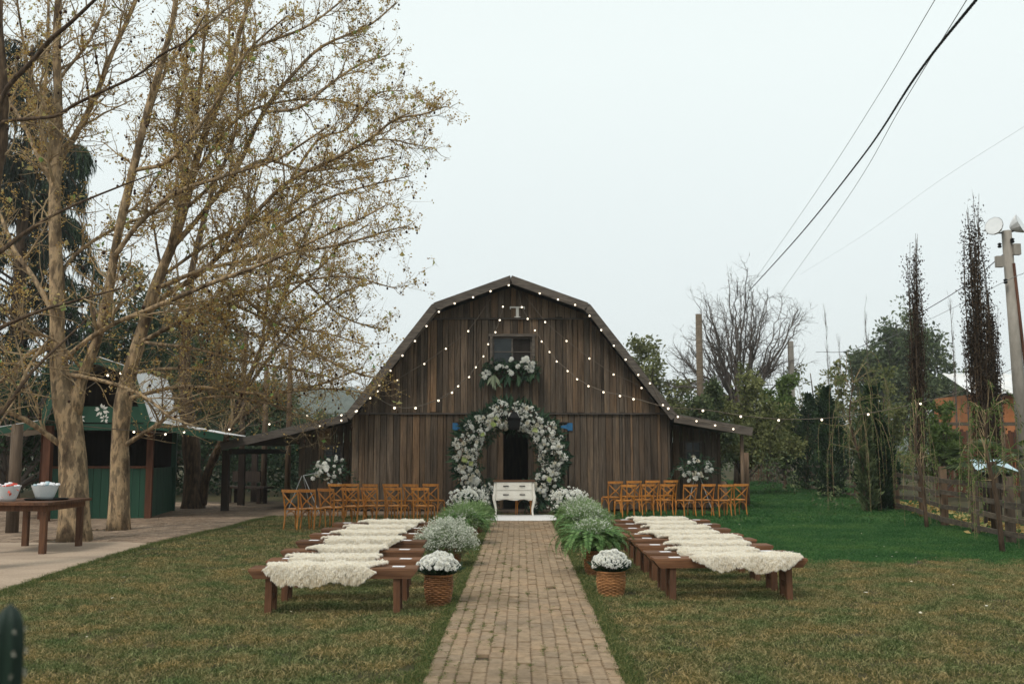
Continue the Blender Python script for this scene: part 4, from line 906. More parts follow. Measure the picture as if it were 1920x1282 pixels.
g_ = gnd(868, 1022); fern('feathery green fern topped with gypsophila, middle plant left of the path', (g_.x, g_.y, 0), 1.0, 80, 800, .24, .36, mix_gyp_z=.10)
g_ = gnd(900, 1000); fern('small fern behind the left gypsophila, drooping onto the path edge', (g_.x-.05, g_.y, 0), .9, 46, 0, .22)
g_ = gnd(1113, 1078); fern('large fern with long drooping fronds right of the path behind the chrysanthemums', (g_.x, g_.y, 0), 1.12, 95, 500, .30, .26, mix_gyp_z=.22)
g_ = gnd(1100, 1030); fern('fern mixed with white gypsophila, second plant right of the path', (g_.x, g_.y, 0), 1.05, 64, 800, .28, .34, mix_gyp_z=.2)
g_ = gnd(1088, 1008); fern('pale fern with gypsophila just before the white bouquet on the right', (g_.x, g_.y, 0), .95, 46, 900, .27, .34, mix_gyp_z=.22)
def aisle_bouquet(label, g_, seed):
    o = thing('aisle_bouquet', label, 'flowers', (g_.x, g_.y, 0)); basket(o, (g_.x, g_.y, 0), .12, .15, .24)
    c = A([g_.x, g_.y, .52]); n = 120; v = nrm(rng.normal(size=(n,3))+A([0,-.3,.5])); P = c+v*A([.42,.30,.29])*rng.uniform(.6,1.05,(n,1))
    put_blossoms(o, P, nrm(v+rng.normal(size=v.shape)*.3), rng.uniform(.026,.045,n), (0,1))
    m = MB(); florets(m, c+nrm(rng.normal(size=(150,3))+A([0,-.2,.4]))*A([.44,.31,.31])*rng.uniform(.7,1.05,(150,1)), .03, 8, .012); m.build('small_florets', M['petal'], o, kind='stuff')
    m = MB(); k = 260; v = nrm(rng.normal(size=(k,3))+A([0,0,.2])); m.leaves(c-A([0,0,.12])+v*A([.22,.2,.2]), v, rng.normal(size=(k,3)), .16, .05); m.build('foliage', M['darkleaf'], o, kind='stuff')
    for k in range(14):      # palm leaves
        th = rng.uniform(0, 6.283); link('frond', FR[rng.integers(0,3)], None, o, loc=(0,0,.25), rot=(rng.normal()*.1, .35+rng.random()*.2, th), scl=rng.uniform(.75,1.0))
    return o
aisle_bouquet('white bouquet with palm fronds at the far left end of the aisle', gnd(878, 990), 1)
aisle_bouquet('white bouquet with palm fronds at the far right end of the aisle', gnd(1068, 990), 2)

# ------------------------------------------------------------------ left: serving table, bowls, posts, bench in the shed
tx, ty, tz = -7.40, 15.65, .79
st = thing('serving_table', 'dark brown wooden table with two bowls in front of the plane trees', 'table', (tx, ty, 0))
for k in range(5): MB().box((tx-.44+.22*k, ty, tz-.02), (.216, 1.55, .04)).build('plank', M['legwood'], st)
for sx in (-1, 1): MB().box((tx+sx*.46, ty, tz-.085), (.03, 1.4, .09)).build('apron', M['legwood'], st)
for sy in (-1, 1): MB().box((tx, ty+sy*.66, tz-.085), (.88, .03, .09)).build('apron', M['legwood'], st)
for sx in (-1, 1):
    for sy in (-1, 1): MB().box((tx+sx*.43, ty+sy*.62, (tz-.04)/2), (.085, .085, tz-.04)).build('leg', M['legwood'], st)
def bowl(label, c, r, h, fill):
    o = thing('serving_bowl', label, 'bowl', c); m = MB(); a = np.arange(33)*6.2832/32; V = []; prof = [(.55,0),(.66,.2),(.8,.55),(.95,.95)]
    for f, zf in prof: V.append(np.stack([c[0]+r*f*np.cos(a[:-1])*(1+.04*zf*np.cos(8*a[:-1])), c[1]+r*f*np.sin(a[:-1])*(1+.04*zf*np.cos(8*a[:-1])), c[2]+h*zf+.03*zf*h*np.cos(8*a[:-1])], 1))
    V = np.concatenate(V); q = [[k*32+i, k*32+(i+1)%32, (k+1)*32+(i+1)%32, (k+1)*32+i] for k in range(3) for i in range(32)]
    m.add(V, [np.array(q), np.arange(32)[None,::-1]]); m.build('shell', M['bowl'], o, smooth=True)
    sw_ = {fill: MB(), 'paper': MB()}
    for k in range(34):
        th = rng.random()*6.283; rr = r*.85*math.sqrt(rng.random()); s = .03*rng.uniform(.8,1.4)
        sw_[fill if rng.random() < .45 else 'paper'].lathe((c[0]+rr*math.cos(th), c[1]+rr*math.sin(th), c[2]+h*(.86+.18*rng.random()*(1-rr/r))), [(s*.4,0),(s,s*.6),(s*.7,s*1.2)], 6)
    for f_, m_ in sw_.items(): m_.build('wrapped_sweets', M[f_], o, kind='stuff')
    return o
bb = bowl('frosted bowl of red and white wrapped sweets on the serving table', (tx-.30, ty-.30, tz), .205, .24, 'redprint')
for k in range(9):
    th = rng.uniform(math.pi, 2*math.pi); zf = rng.uniform(.2,.8); r_ = .205*np.interp(zf, [0,.2,.55,.95],[.55,.66,.8,.95])+.006
    m = MB(); p = A([tx-.30+r_*math.cos(th), ty-.30+r_*math.sin(th), tz+.24*zf]); m.leaves([p], [A([rng.normal(),rng.normal()*.2,rng.normal()])], [A([math.cos(th),math.sin(th),0])], .06, .04, .5, fold=0); m.build('red_print', M['redprint'], bb)
m = MB(); m.lathe((tx+.12, ty+.10, tz), [(.30,0),(.33,.022),(.31,.022),(.29,.012)], 28); one(m, 'tray', M['black'], 'round black tray under the pale blue bowl on the serving table', 'tray', (tx+.12, ty+.10, tz))
bowl('pale blue-white bowl standing on the black tray of the serving table', (tx+.08, ty+.12, tz+.014), .215, .22, 'bluetin')
def post(px, py, w_, h, mat, label, name='wooden_post'):
    g_ = gnd(px, py); m = MB(); m.lathe((g_.x, g_.y, 0), [(w_/2*1.05,0),(w_/2,h*.5),(w_/2*.96,h)], 10) if mat == 'post' else m.box((g_.x, g_.y, h/2), (w_, w_, h)); return one(m, name, M[mat], label, 'post', (g_.x, g_.y, 0), smooth=(mat == 'post'))
post(22, 1001, .22, 2.05, 'post', 'thick round wooden post behind the serving table at the left edge')
gx = at(86, 930, 22.0); m = MB(); m.box((gx.x, 22.0, 1.05), (.16, .16, 2.1)); one(m, 'wooden_post', M['redwood'], 'dark red post beside the first plane tree, left of the kiosk', 'post', (gx.x, 22.0, 0))
for px, yy, top_, lab in ((500, 31, 690, 'tall thin post behind the shed bench'), (545, 33, 655, 'tallest thin post standing behind the left lean-to'), (460, 34, 620, 'bare grey post seen between the forked tree and the shed')):
    q = at(px, top_, yy); m = MB(); m.lathe((q.x, yy, 0), [(.10,0),(.085,q.z*.6),(.075,q.z)], 10); one(m, 'wooden_post', M['post'], lab, 'post', (q.x, yy, 0), smooth=True)
# dark rustic bench in the shed
q = gnd(462, 943); bx_, by_ = q.x, q.y; rb = thing('shed_bench', 'dark rustic plank bench under the left lean-to roof', 'bench', (bx_, by_, 0))
def tr(p, a=R(-28)): return (bx_+p[0]*math.cos(a)-p[1]*math.sin(a), by_+p[0]*math.sin(a)+p[1]*math.cos(a), p[2])
MB().beam(tr((-.75,0,.47)), tr((.85,0,.47)), .42, .06).build('seat', M['darkwood'], rb)
MB().beam(tr((-.75,.20,.78)), tr((.35,.20,.78)), .05, .32).build('backrest', M['darkwood'], rb)
for x in (-.55, .6):
    for y in (-.14, .14): MB().beam(tr((x,y,.44)), tr((x,y,0)), .1, .1, up=(1,0,0)).build('leg', M['darkwood'], rb)
# green kiosk
ka = R(8); kx0, ky0 = -9.3, 22.9
ko = thing('kiosk', 'green wooden kiosk with pale metal roof behind the plane trees', 'kiosk', (kx0, ky0, 0), ka); LOC[ko.name] = (0,0,0)
for k in range(13):
    x0 = -1.25+k*.17
    MB().box((x0+.085, 0, .58), (.163, .03+.006*(k % 2), 1.14)).build('board', M['green'], ko)
for k in range(16): MB().box((.96, .12+k*.17+.085, .58), (.03+.006*(k % 2), .163, 1.14)).build('board', M['green'], ko)
MB().box((-.15, .12, 1.18), (2.3, .36, .05)).build('counter', M['redwood'], ko)
MB().box((1.0, -.03, 1.02), (.14, .14, 2.04)).build('corner_post', M['redwood'], ko)
MB().box((.99, 2.85, 1.02), (.12, .12, 2.04)).build('rear_post', M['green'], ko)
MB().box((-1.3, -.03, 1.02), (.14, .14, 2.04)).build('corner_post', M['redwood'], ko)
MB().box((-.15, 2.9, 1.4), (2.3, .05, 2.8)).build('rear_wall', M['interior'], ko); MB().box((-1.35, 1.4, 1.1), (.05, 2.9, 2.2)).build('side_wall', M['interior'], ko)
MB().box((-.2, 1.6, 1.15), (1.5, .3, .06)).build('shelf', M['redwood'], ko)
bm = [blossom for blossom in ()]
for k in range(0): 
    m = MB(); m.lathe((-.75+k*.2, 1.58, 1.18), [(.035,0),(.035,.16),(.014,.21),(.014,.27)], 8); m.build('bottle', M['redwood'] if k % 3 else M['silverleaf'], ko)
KP = [(0,3.62),(.72,3.38),(1.12,2.22),(2.75,1.93)]
for s in (-1, 1):
    for a in range(3):
        (xa, za), (xb, zb) = KP[a], KP[a+1]; n = max(2, int(math.hypot(xb-xa, zb-za)/.03)); m = MB(); y0, y1 = -.95, 3.1
        # corrugated: ridges run down the slope, so waves repeat along the depth
        ny = 68; ys_ = np.linspace(y0, y1, ny); wv = .012*np.sin(np.arange(ny)*math.pi/2)
        d = nrm(A([xb-xa, 0, zb-za])); nv = A([-d[2], 0, d[0]]); V = np.concatenate([np.stack([np.full(ny, xx)+nv[0]*wv, ys_, np.full(ny, zz)+nv[2]*wv], 1)*A([s,1,1]) for xx, zz in ((xa,za),(xb,zb))])
        m.add(V, np.stack([np.arange(ny-1), np.arange(1,ny), ny+np.arange(1,ny), ny+np.arange(ny-1)], 1)); m.build('roof_sheet', M['tin'], ko, smooth=True)
        MB().beam((s*xa, -.97, za-.09), (s*xb, -.97, zb-.09), .035, .15).build('fascia', M['green'], ko)
MB().poly([(0,.4,3.5),(-.7,.4,3.30),(-1.1,.4,2.15),(1.1,.4,2.15),(.7,.4,3.30)]).build('gable_shade_sheet', M['interior'], ko)  # dark sheet standing in for the shade inside the open gable
MB().box((-.1, -.545, 2.36), (2.05, .03, .36)).build('sign_board', M['green'], ko)
MB().box((0, -.55, 2.08), (3.4, .06, .14)).build('lintel', M['green'], ko)
for cx_, cz_, sc_ in ((-.60,2.42,.14), (-.45,2.28,.13), (.02,2.46,.16), (.10,2.27,.10)):
    for k in range(9):
        th = k*.7+rng.random(); m = MB(); d = A([math.cos(th), 0, math.sin(th)]); m.leaves([A([cx_,-.562,cz_])+d*sc_*.25], [d], [A([0,-1,0])], sc_*rng.uniform(.5,1.0), sc_*.35, 1, fold=0); m.build('painted_petal', M['white'], ko)
# ------------------------------------------------------------------ plane trees
def limb(px_pts, Y0, drift=0.0, K=None, amp=.12):
    n = len(px_pts); P, Rd = [], []; acc = np.linspace(0, 1, n)
    for k, (px, py, wp) in enumerate(px_pts):
        Y = Y0+drift*acc[k]
        P.append(at(px, py, Y)); Rd.append(wp*Y/F/2*.87)
    P = A([tuple(p) for p in P]); K = K or max(8, n*4)
    Q, Rr = resample(P, Rd, K)
    seg = np.linalg.norm(np.diff(Q, axis=0), axis=1).sum()
    f = np.linspace(0, 1, K)
    for ax in range(3): Q[:,ax] += amp*.25*np.sin(f*seg*2.2+rng.random()*6.28)*np.minimum(f*4, 1)*np.minimum(Rr/.02, 1)*.6
    return Q, Rr
def even(polys, K=28):
    P, Rr = [], []
    for q, r in polys: a, b = resample(q, r, K); P.append(a); Rr.append(b)
    return np.stack(P), np.stack(Rr)
def plane_tree(name, label, limbs, Y0, barkm='bark', dens=(1.9, 4.2, 5.5), leafn=1.0, balls=160, up=.10, l1=(.5,1.9), trunkK=40, limbk=.82):
    base_ = at(limbs[0][1][0][0], limbs[0][1][0][1], Y0); o = thing(name, label, 'tree', (base_.x, Y0, 0))
    polys = [limb(pts, Y0+(d0 if k else 0), dr) for k, (dr, pts, d0) in enumerate([(l[0], l[1], l[2] if len(l) > 2 else 0) for l in limbs])]
    q, r = resample(*polys[0], trunkK); f = np.linspace(0, 1, trunkK); r = r*(1+.06*np.sin(f*31)+.04*np.sin(f*57+1)); q = q.copy(); q[0,2] = -.05; r[0] *= 1.18
    m = MB(); m.tubes(q, r, 14); 
    o_t = m.build('trunk', M[barkm], o, smooth=True)
    m = MB()
    for q, r in polys[1:]:
        q2, r2 = resample(q, r*limbk, 26); m2 = MB(); m2.tubes(q2, r2*(1+.05*rng.normal(size=26)), 9); m2.build('limb', M[barkm], o, smooth=True)
    P0, R0 = even(polys); P0u, R0u = P0, R0
    # keep side shoots off the lower trunk
    P0[0] = resample(polys[0][0][len(polys[0][0])//2:], polys[0][1][len(polys[0][1])//2:], 28)[0]; R0[0] = resample(polys[0][0][len(polys[0][0])//2:], polys[0][1][len(polys[0][1])//2:], 28)[1]
    r = r*.88 if False else r
    P1, R1 = sprout(P0, R0, dens[0], l1, (30,70), 7, up, .16, .45, .006, .18, shrink=.72)
    P2, R2 = sprout(cat(P1, resample_all(P0, 7)), cat(R1, np.full((len(P0),7), .02)), dens[1], (.25,.95), (30,75), 5, up*.8, .22, .6, .0036, .1)
    P3, R3 = sprout(P2, R2, dens[2], (.05,.22), (30,80), 3, up, .25, .7, .0026, .2)
    m = MB(); m.tubes(P1, R1, 5, cap=False); m.tubes(P2, R2, 3, cap=False); m.tubes(P3, R3, 3, cap=False)
    m.build('twigs', M['twig'], o, kind='stuff')
    tips = cat(P3[:,-1], P2[:,-1]); n = int(len(tips)*leafn)
    pt = np.clip((tips[:,2]-1.6)/3.2, .12, 1)*np.where(rng.random(len(tips)) < .30, 1.0, .10); idx = rng.choice(len(tips), n, p=pt/pt.sum()); C = tips[idx]+rng.normal(size=(n,3))*.02; D = rng.normal(size=(n,3))+A([0,0,-.1]); s = rng.uniform(.022,.055,n); big = rng.random(n) < .012; s[big] = rng.uniform(.08,.14,big.sum())
    t = rng.random(n)*.9; t[big] = rng.uniform(.8,1,big.sum())
    C = C+rng.normal(size=(n,3))*.02
    m = MB(); m.leaves(C+rng.normal(size=(n,3))*.012, D, rng.normal(size=(n,3))+A([0,0,.5]), s, s*.75, t, fold=.3)
    m.build('leaves', M['planeleaf'], o, kind='stuff')
    if balls:
        idx = rng.integers(0, len(P2), balls); c = P2[idx,-1]+A([0,0,-1])*rng.uniform(.05,.14,(balls,1)); m = MB()
        m.tubes(np.stack([P2[idx,-1], c], 1), .0018, 3, cap=False)
        ico = A([(0,0,-1),(.72,0,-.45),(.22,.68,-.45),(-.58,.42,-.45),(-.58,-.42,-.45),(.22,-.68,-.45),(.58,.42,.45),(-.22,.68,.45),(-.72,0,.45),(-.22,-.68,.45),(.58,-.42,.45),(0,0,1)])
        fc = np.array([(0,2,1),(0,3,2),(0,4,3),(0,5,4),(0,1,5),(1,2,6),(2,3,7),(3,4,8),(4,5,9),(5,1,10),(6,2,7),(7,3,8),(8,4,9),(9,5,10),(10,1,6),(11,6,7),(11,7,8),(11,8,9),(11,9,10),(11,10,6)])
        V = c[:,None]+ico[None]*rng.uniform(.022,.033,(balls,1,1)); m.add(V.reshape(-1,3), (np.arange(balls)[:,None,None]*12+fc[None]).reshape(-1,3)); m.build('seed_balls', M['seed'], o, kind='stuff', smooth=True)
    return o
def resample_all(P, K):
    i = np.linspace(0, P.shape[1]-1, K).astype(int); return P[:,i]
T1L = [(0, [(140,1015,64),(138,900,58),(130,800,58),(118,730,44),(108,640,34),(105,540,30),(104,420,27),(105,330,25),(107,200,20),(108,110,18),(110,0,15),(112,-80,11)]),
 (-1.0, [(138,780,40),(155,705,31),(180,640,27),(203,560,25),(222,440,24),(245,330,22),(268,245,20),(292,160,18),(318,60,15),(332,-20,13),(350,-100,9)]),
 (1.2, [(107,310,17),(130,270,15),(178,185,14),(212,100,13),(250,10,11),(270,-60,8)]),
 (.8, [(103,350,13),(72,290,12),(45,240,11),(10,185,9),(-30,140,7)]), (1.5, [(103,360,12),(78,290,11),(80,220,10),(88,120,9),(90,0,7)]),
 (-2.2, [(100,690,15),(200,612,13),(330,560,12),(440,515,10),(545,470,8),(640,430,6),(720,385,4)]),
 (-1.2, [(125,840,17),(60,795,14),(0,770,11),(-60,760,9)]), (.8, [(106,600,15),(62,515,13),(25,465,12),(-5,400,10),(-40,340,8)]),
 (-1.5, [(115,700,12),(157,706,11),(203,718,10),(242,731,9),(275,747,8),(320,780,6),(370,800,4)]),
 (-.6, [(215,480,14),(262,420,13),(330,360,11),(420,330,9),(520,300,7),(610,240,5)], -.6), (-1.4, [(250,320,12),(320,300,10),(380,230,9),(430,150,8),(470,90,6),(540,30,4)], -.5),
 (1.5, [(275,235,11),(300,150,10),(350,80,9),(420,20,7),(470,-30,5)], -.6), (-1, [(108,650,12),(60,660,11),(20,700,9),(-30,740,7)]), (1.0, [(106,520,11),(150,470,10),(210,430,8),(290,400,6),(360,380,4)]), (-1.5, [(108,620,11),(60,680,9),(20,760,7),(-20,820,5)]), (-1, [(160,700,9),(110,640,8),(50,620,7),(-10,600,5)]), (.5, [(110,150,9),(160,90,8),(190,20,6),(200,-30,5)]), (-1, [(110,240,9),(60,150,8),(40,60,6),(30,-20,5)])]
plane_tree('plane_tree', 'tall mottled plane tree with forked trunk behind the serving table', T1L, 17.3, balls=170, dens=(3.0,9.5,7.0), leafn=2.4)
T2L = [(0, [(222,994,44),(224,900,40),(226,830,40),(236,730,33),(255,650,29),(277,590,26),(305,505,22),(335,420,20),(360,340,17),(385,250,15),(420,150,12),(455,50,10),(480,-40,7)]),
 (-2.0, [(285,570,17),(370,515,14),(420,470,13),(480,400,11),(540,340,10),(620,300,9),(690,265,8),(740,225,6),(790,214,5),(835,200,3)]),
 (1.5, [(318,470,15),(380,400,13),(440,320,12),(490,220,11),(540,150,10),(600,90,8),(690,50,6),(742,5,4)]),
 (1.0, [(405,190,11),(460,100,9),(500,80,8),(570,55,7),(630,10,5),(680,-40,4)]), (-1.2, [(308,500,13),(332,400,12),(352,300,11),(368,200,9),(380,100,8),(392,0,6)]),
 (-3, [(295,540,13),(400,500,11),(500,480,9),(580,470,8),(680,445,6),(765,425,3)]), (-2.2, [(258,645,13),(340,600,11),(420,560,9),(520,535,7),(640,520,5),(745,540,3)]),
 (-2.5, [(232,750,12),(330,724,9),(400,728,8),(480,737,7),(600,728,5),(690,738,3)]), (-1.5, [(226,840,13),(290,797,11),(330,767,9),(400,745,7),(470,748,5),(560,770,3)]),
 (2.0, [(440,325,9),(500,300,8),(580,320,7),(660,310,5),(740,290,3)]), (1.5, [(500,210,9),(560,200,8),(620,160,7),(680,120,5),(730,100,3)]), (-.5, [(545,335,8),(600,260,7),(650,240,5),(700,180,4),(760,170,2)]),
 (-1.5, [(420,475,10),(500,440,8),(600,380,7),(680,350,5),(770,330,3)]), (1.5, [(480,490,8),(560,520,7),(640,590,5),(720,620,3)]), (-1.0, [(345,395,10),(400,340,9),(440,250,8),(450,150,7),(455,60,5)]),
 (-2.0, [(400,515,9),(470,570,8),(560,640,6),(640,690,5),(720,710,3)]), (1.5, [(690,265,5),(730,260,4),(775,270,3),(815,280,2)]),
 (-2.5, [(262,640,9),(340,650,8),(430,670,7),(540,690,5),(650,715,3)]), (-1.5, [(245,700,9),(320,690,8),(420,705,7),(520,760,5),(600,795,3)]), (-2.5, [(415,560,8),(500,600,6),(590,620,5),(690,650,3)]), (-3, [(330,560,8),(430,610,7),(540,650,5),(660,690,3)]), (1.0, [(300,520,9),(420,440,8),(520,400,6),(600,350,5),(700,330,3)]), (2, [(370,320,9),(450,220,8),(540,190,6),(640,190,5),(700,210,3)]),
 (-1, [(350,350,9),(330,250,8),(345,150,6),(350,50,4)]), (.5, [(400,230,8),(430,120,7),(430,20,5),(440,-30,4)])]
plane_tree('plane_tree', 'plane tree leaning right with a wide spread of seed-hung branches before the kiosk', T2L, 19.7, balls=720, dens=(3.6,11.5,7.5), l1=(.5,2.0), leafn=3.2)
T3L = [(0, [(362,954,46),(362,890,38),(355,810,34),(347,700,24),(350,600,19),(362,500,15),(385,400,11),(415,310,8)]),
 (-.8, [(378,945,26),(388,890,22),(412,836,20),(432,800,17),(455,740,14),(490,650,11),(530,560,9),(562,480,7),(590,400,4)]),
 (-1.5, [(452,745,10),(490,690,9),(560,610,7),(640,550,5),(700,530,3)]), (1.5, [(492,645,9),(500,560,8),(515,470,7),(545,380,5),(560,330,3)]),
 (1.0, [(350,640,11),(400,570,9),(440,480,8),(470,390,6),(490,320,4)]), (-1, [(352,600,10),(310,520,8),(290,440,6),(280,370,4)]), (-1.5, [(440,790,10),(520,740,8),(600,720,6),(680,690,4)]), (1.2, [(530,560,7),(600,500,6),(650,450,4),(690,420,3)])]
plane_tree('plane_tree', 'dark forked tree with a pale leaning stem beside the open shed', T3L, 27.0, barkm='barkdark', balls=150, dens=(2.1,6.0,4.4), l1=(.8,2.6), leafn=1.6)
T0L = [(0, [(-60,1080,70),(-55,900,60),(-40,700,50),(-25,500,42),(-10,350,34),(0,240,28),(4,120,20),(0,0,16)]),
 (-.6, [(-2,260,16),(3,232,13),(60,224,12),(108,216,11),(141,193,11),(196,167,10),(262,137,9),(300,105,8),(354,78,7),(385,30,5)]),
 (-.8, [(-8,300,22),(5,182,18),(60,112,16),(92,75,15),(138,40,13),(182,0,11),(230,-50,9)]), (.5, [(-10,480,16),(60,430,12),(130,390,9),(220,350,6),(300,320,4)]),
 (-.5, [(-40,640,18),(10,610,13),(80,580,10),(150,560,7),(230,540,4)]), (.5, [(-30,800,20),(15,760,14),(60,700,11),(110,650,8),(160,600,5)])]
plane_tree('plane_tree', 'shadowy near tree at the left picture edge reaching dark branches inward', T0L, 13.0, barkm='barkdark', balls=50, dens=(1.4,3.6,4.0), l1=(.4,1.3), leafn=.8, limbk=.66)

# ------------------------------------------------------------------ background trees and shrubs
def leafy(name, label, px, Y, top, spread, bot, leaf, nleaf, n1=26, barkm='barkdark', rt=.16, up=.15, bare=False, catg='tree', clr=.42, fork=.3, per=26, twig='greytwig'):
    """trunk, limbs and leaf clumps spread through the crown; top/bot/spread in pixels of the photograph at depth Y"""
    k = Y/F; x = (px-960)*k; zt = EYE+(HOR-top)*k; zb = max(.2, EYE+(HOR-bot)*k); w_ = spread*k
    o = thing(name, label, catg, (x, Y, 0)); zf = zb+(zt-zb)*fork*.4
    q, r = resample([(x,Y,-.05),(x+.05*w_*rng.normal(),Y,zf*.5),(x+.04*w_*rng.normal(),Y,zf),(x+.1*w_*rng.normal(),Y,zb+(zt-zb)*.75)], [rt*1.2,rt,rt*.85,rt*.25], 14)
    m = MB(); m.tubes(q, r, 9); m.build('trunk', M[barkm], o, smooth=True)
    ends = []; P = []; Rr = []
    for i in range(n1):
        f = .35+.6*rng.random(); s0 = q[int(f*13)]; th = rng.random()*6.283; rr = w_*.5*math.sqrt(rng.random()); zz = zb+(zt-zb)*(.15+.85*math.sqrt(max(0, 1-(rr/(w_*.5))**2))*rng.random()**.6)
        e = A([x+rr*math.cos(th), Y+rr*math.sin(th), zz]); md = s0*.5+e*.5+A([0,0,.12*w_*rng.random()*.5]); a, b = resample([s0, md, e], [rt*.35, rt*.2, rt*.07], 8); P.append(a); Rr.append(b)
    P, Rr = np.stack(P), np.stack(Rr)
    P2, R2 = sprout(P, Rr, 2.2 if not bare else 3.2, (.3,w_*.28), (25,65), 6, up, .2, .55, .006*Y/30, .25)
    m = MB(); m.tubes(P, Rr, 6, cap=False); m.tubes(P2, R2, 4, cap=False)
    if bare:
        P3, R3 = sprout(P2, R2, 3.5, (.2,w_*.12), (25,65), 5, up, .2, .6, .004*Y/30, .2); m.tubes(P3, R3, 3, cap=False)
        P4, R4 = sprout(P3, R3, 3.5, (.15,w_*.06), (25,65), 4, up, .2, .6, .0035*Y/30, .2); m.tubes(P4, R4, 3, cap=False)
    m.build('branches', M[twig], o, kind='stuff')
    if nleaf:
        C = cat(P[:,-1], P2[:,-1], P2[:,3]); C = C[rng.integers(0, len(C), nleaf//per)]+rng.normal(size=(nleaf//per,3))*w_*.02
        m = MB(); clump(m, C, w_*.07*rng.uniform(.6,1.3,len(C)), per, .0042*Y, .55, tint=None); m.build('crown', M[leaf], o, kind='stuff')
    return o
# left: dark drooping trees at the edge and green trees behind the kiosk
def droop_tree(label, px, Y, top, nb, spread, mat='blackgreen'):
    k = Y/F; x = (px-960)*k; zt = EYE+(HOR-top)*k; w_ = spread*k; o = thing('drooping_conifer', label, 'tree', (x, Y, 0))
    m = MB(); m.tubes([[(x,Y,-.05),(x,Y,zt*.5),(x,Y,zt)]], A([[.28,.2,.06]]), 9); m.build('trunk', M['barkdark'], o, smooth=True)
    P = []
    for i in range(nb):
        z = zt*(.18+.8*rng.random()); th = rng.random()*6.283; l = w_*.5*(1.15-.75*(z/zt))*rng.uniform(.6,1.1); d = A([math.cos(th), math.sin(th), 0])
        P.append([A([x,Y,z]), A([x,Y,z+.25*l])+d*l*.45, A([x,Y,z+.05*l])+d*l*.85, A([x,Y,z-.45*l])+d*l*1.0])
    P = np.stack([resample(p, [1]*4, 9)[0] for p in P]); m = MB(); m.tubes(P, np.tile(np.linspace(.05,.012,9), (nb,1)), 4, cap=False); m.build('branches', M['barkdark'], o, kind='stuff')
    n = nb*190; t = .25+.75*rng.random(n); p, d, _ = interp_on(P, np.ones(P.shape[:2]), rng.integers(0, nb, n), t)
    m = MB(); ln_ = rng.uniform(.25,.7,n); m.leaves(p+rng.normal(size=(n,3))*.10, d*.3+A([0,0,-1])+rng.normal(size=(n,3))*.28, rng.normal(size=(n,3)), ln_, ln_*.075); m.build('crown', M[mat], o, kind='stuff')
droop_tree('tall blackish drooping tree at the far left edge behind the plane trees', 25, 33, 60, 90, 330)
droop_tree('shorter dark drooping tree behind the left side of the kiosk', 95, 38, 250, 70, 260, 'deep')
leafy('broadleaf_tree', 'dark green tree right behind the kiosk roof', 190, 33, 470, 230, 900, 'deep', 9000, rt=.2)
leafy('broadleaf_tree', 'grey-green feathery tree rising between the plane trees', 265, 42, 440, 260, 860, 'mid', 9000, rt=.2)
leafy('broadleaf_tree', 'broad grey-green tree far behind the leaning plane tree', 330, 50, 510, 330, 880, 'mid', 13000, rt=.22, n1=36)
leafy('broadleaf_tree', 'olive tree behind the dark forked trunk', 390, 46, 570, 230, 880, 'mid', 8000, rt=.18)
leafy('broadleaf_tree', 'low dark green tree at the left edge behind the serving table', 40, 27, 590, 260, 960, 'deep', 9000, rt=.18)
leafy('broadleaf_tree', 'bushy tree behind the open shed posts', 470, 48, 660, 190, 920, 'mid', 7000, rt=.15)
leafy('broadleaf_tree', 'bushy dark tree between the shed and the barn wall', 545, 52, 740, 170, 930, 'mid', 6000, rt=.15)
leafy('broadleaf_tree', 'dark tree mass behind the kiosk counter', 120, 30, 640, 260, 950, 'deep', 8000, rt=.16)
def thicket(name, label, px0, px1, Y0, Y1, tops, leaf, n, size, catg='shrubs'):
    m = MB(); C = []; Rd = []
    for _ in range(n):
        Y = rng.uniform(Y0, Y1); px = rng.uniform(px0, px1); k = Y/F; h = (EYE+(HOR-np.interp(px, *zip(*tops)))*k)*rng.uniform(.75,1.05)
        z = h*(1-rng.random()**1.6*.95); C.append(((px-960)*k, Y, max(.1, z))); Rd.append(.38*rng.uniform(.5,1.4))
    clump(m, C, Rd, 34, size, .5); o = m.build(name, M[leaf], kind='stuff'); o['label'] = label; o['category'] = catg
    return o
thicket('undergrowth', 'dense dark green undergrowth behind the kiosk and the open shed', -20, 600, 34, 40, [(-20,760),(150,800),(330,790),(420,800),(600,810)], 'deep', 620, .16)
thicket('far_wood', 'far green wood behind the left lean-to', 380, 700, 55, 75, [(380,700),(480,720),(560,770),(700,800)], 'mid', 420, .26)
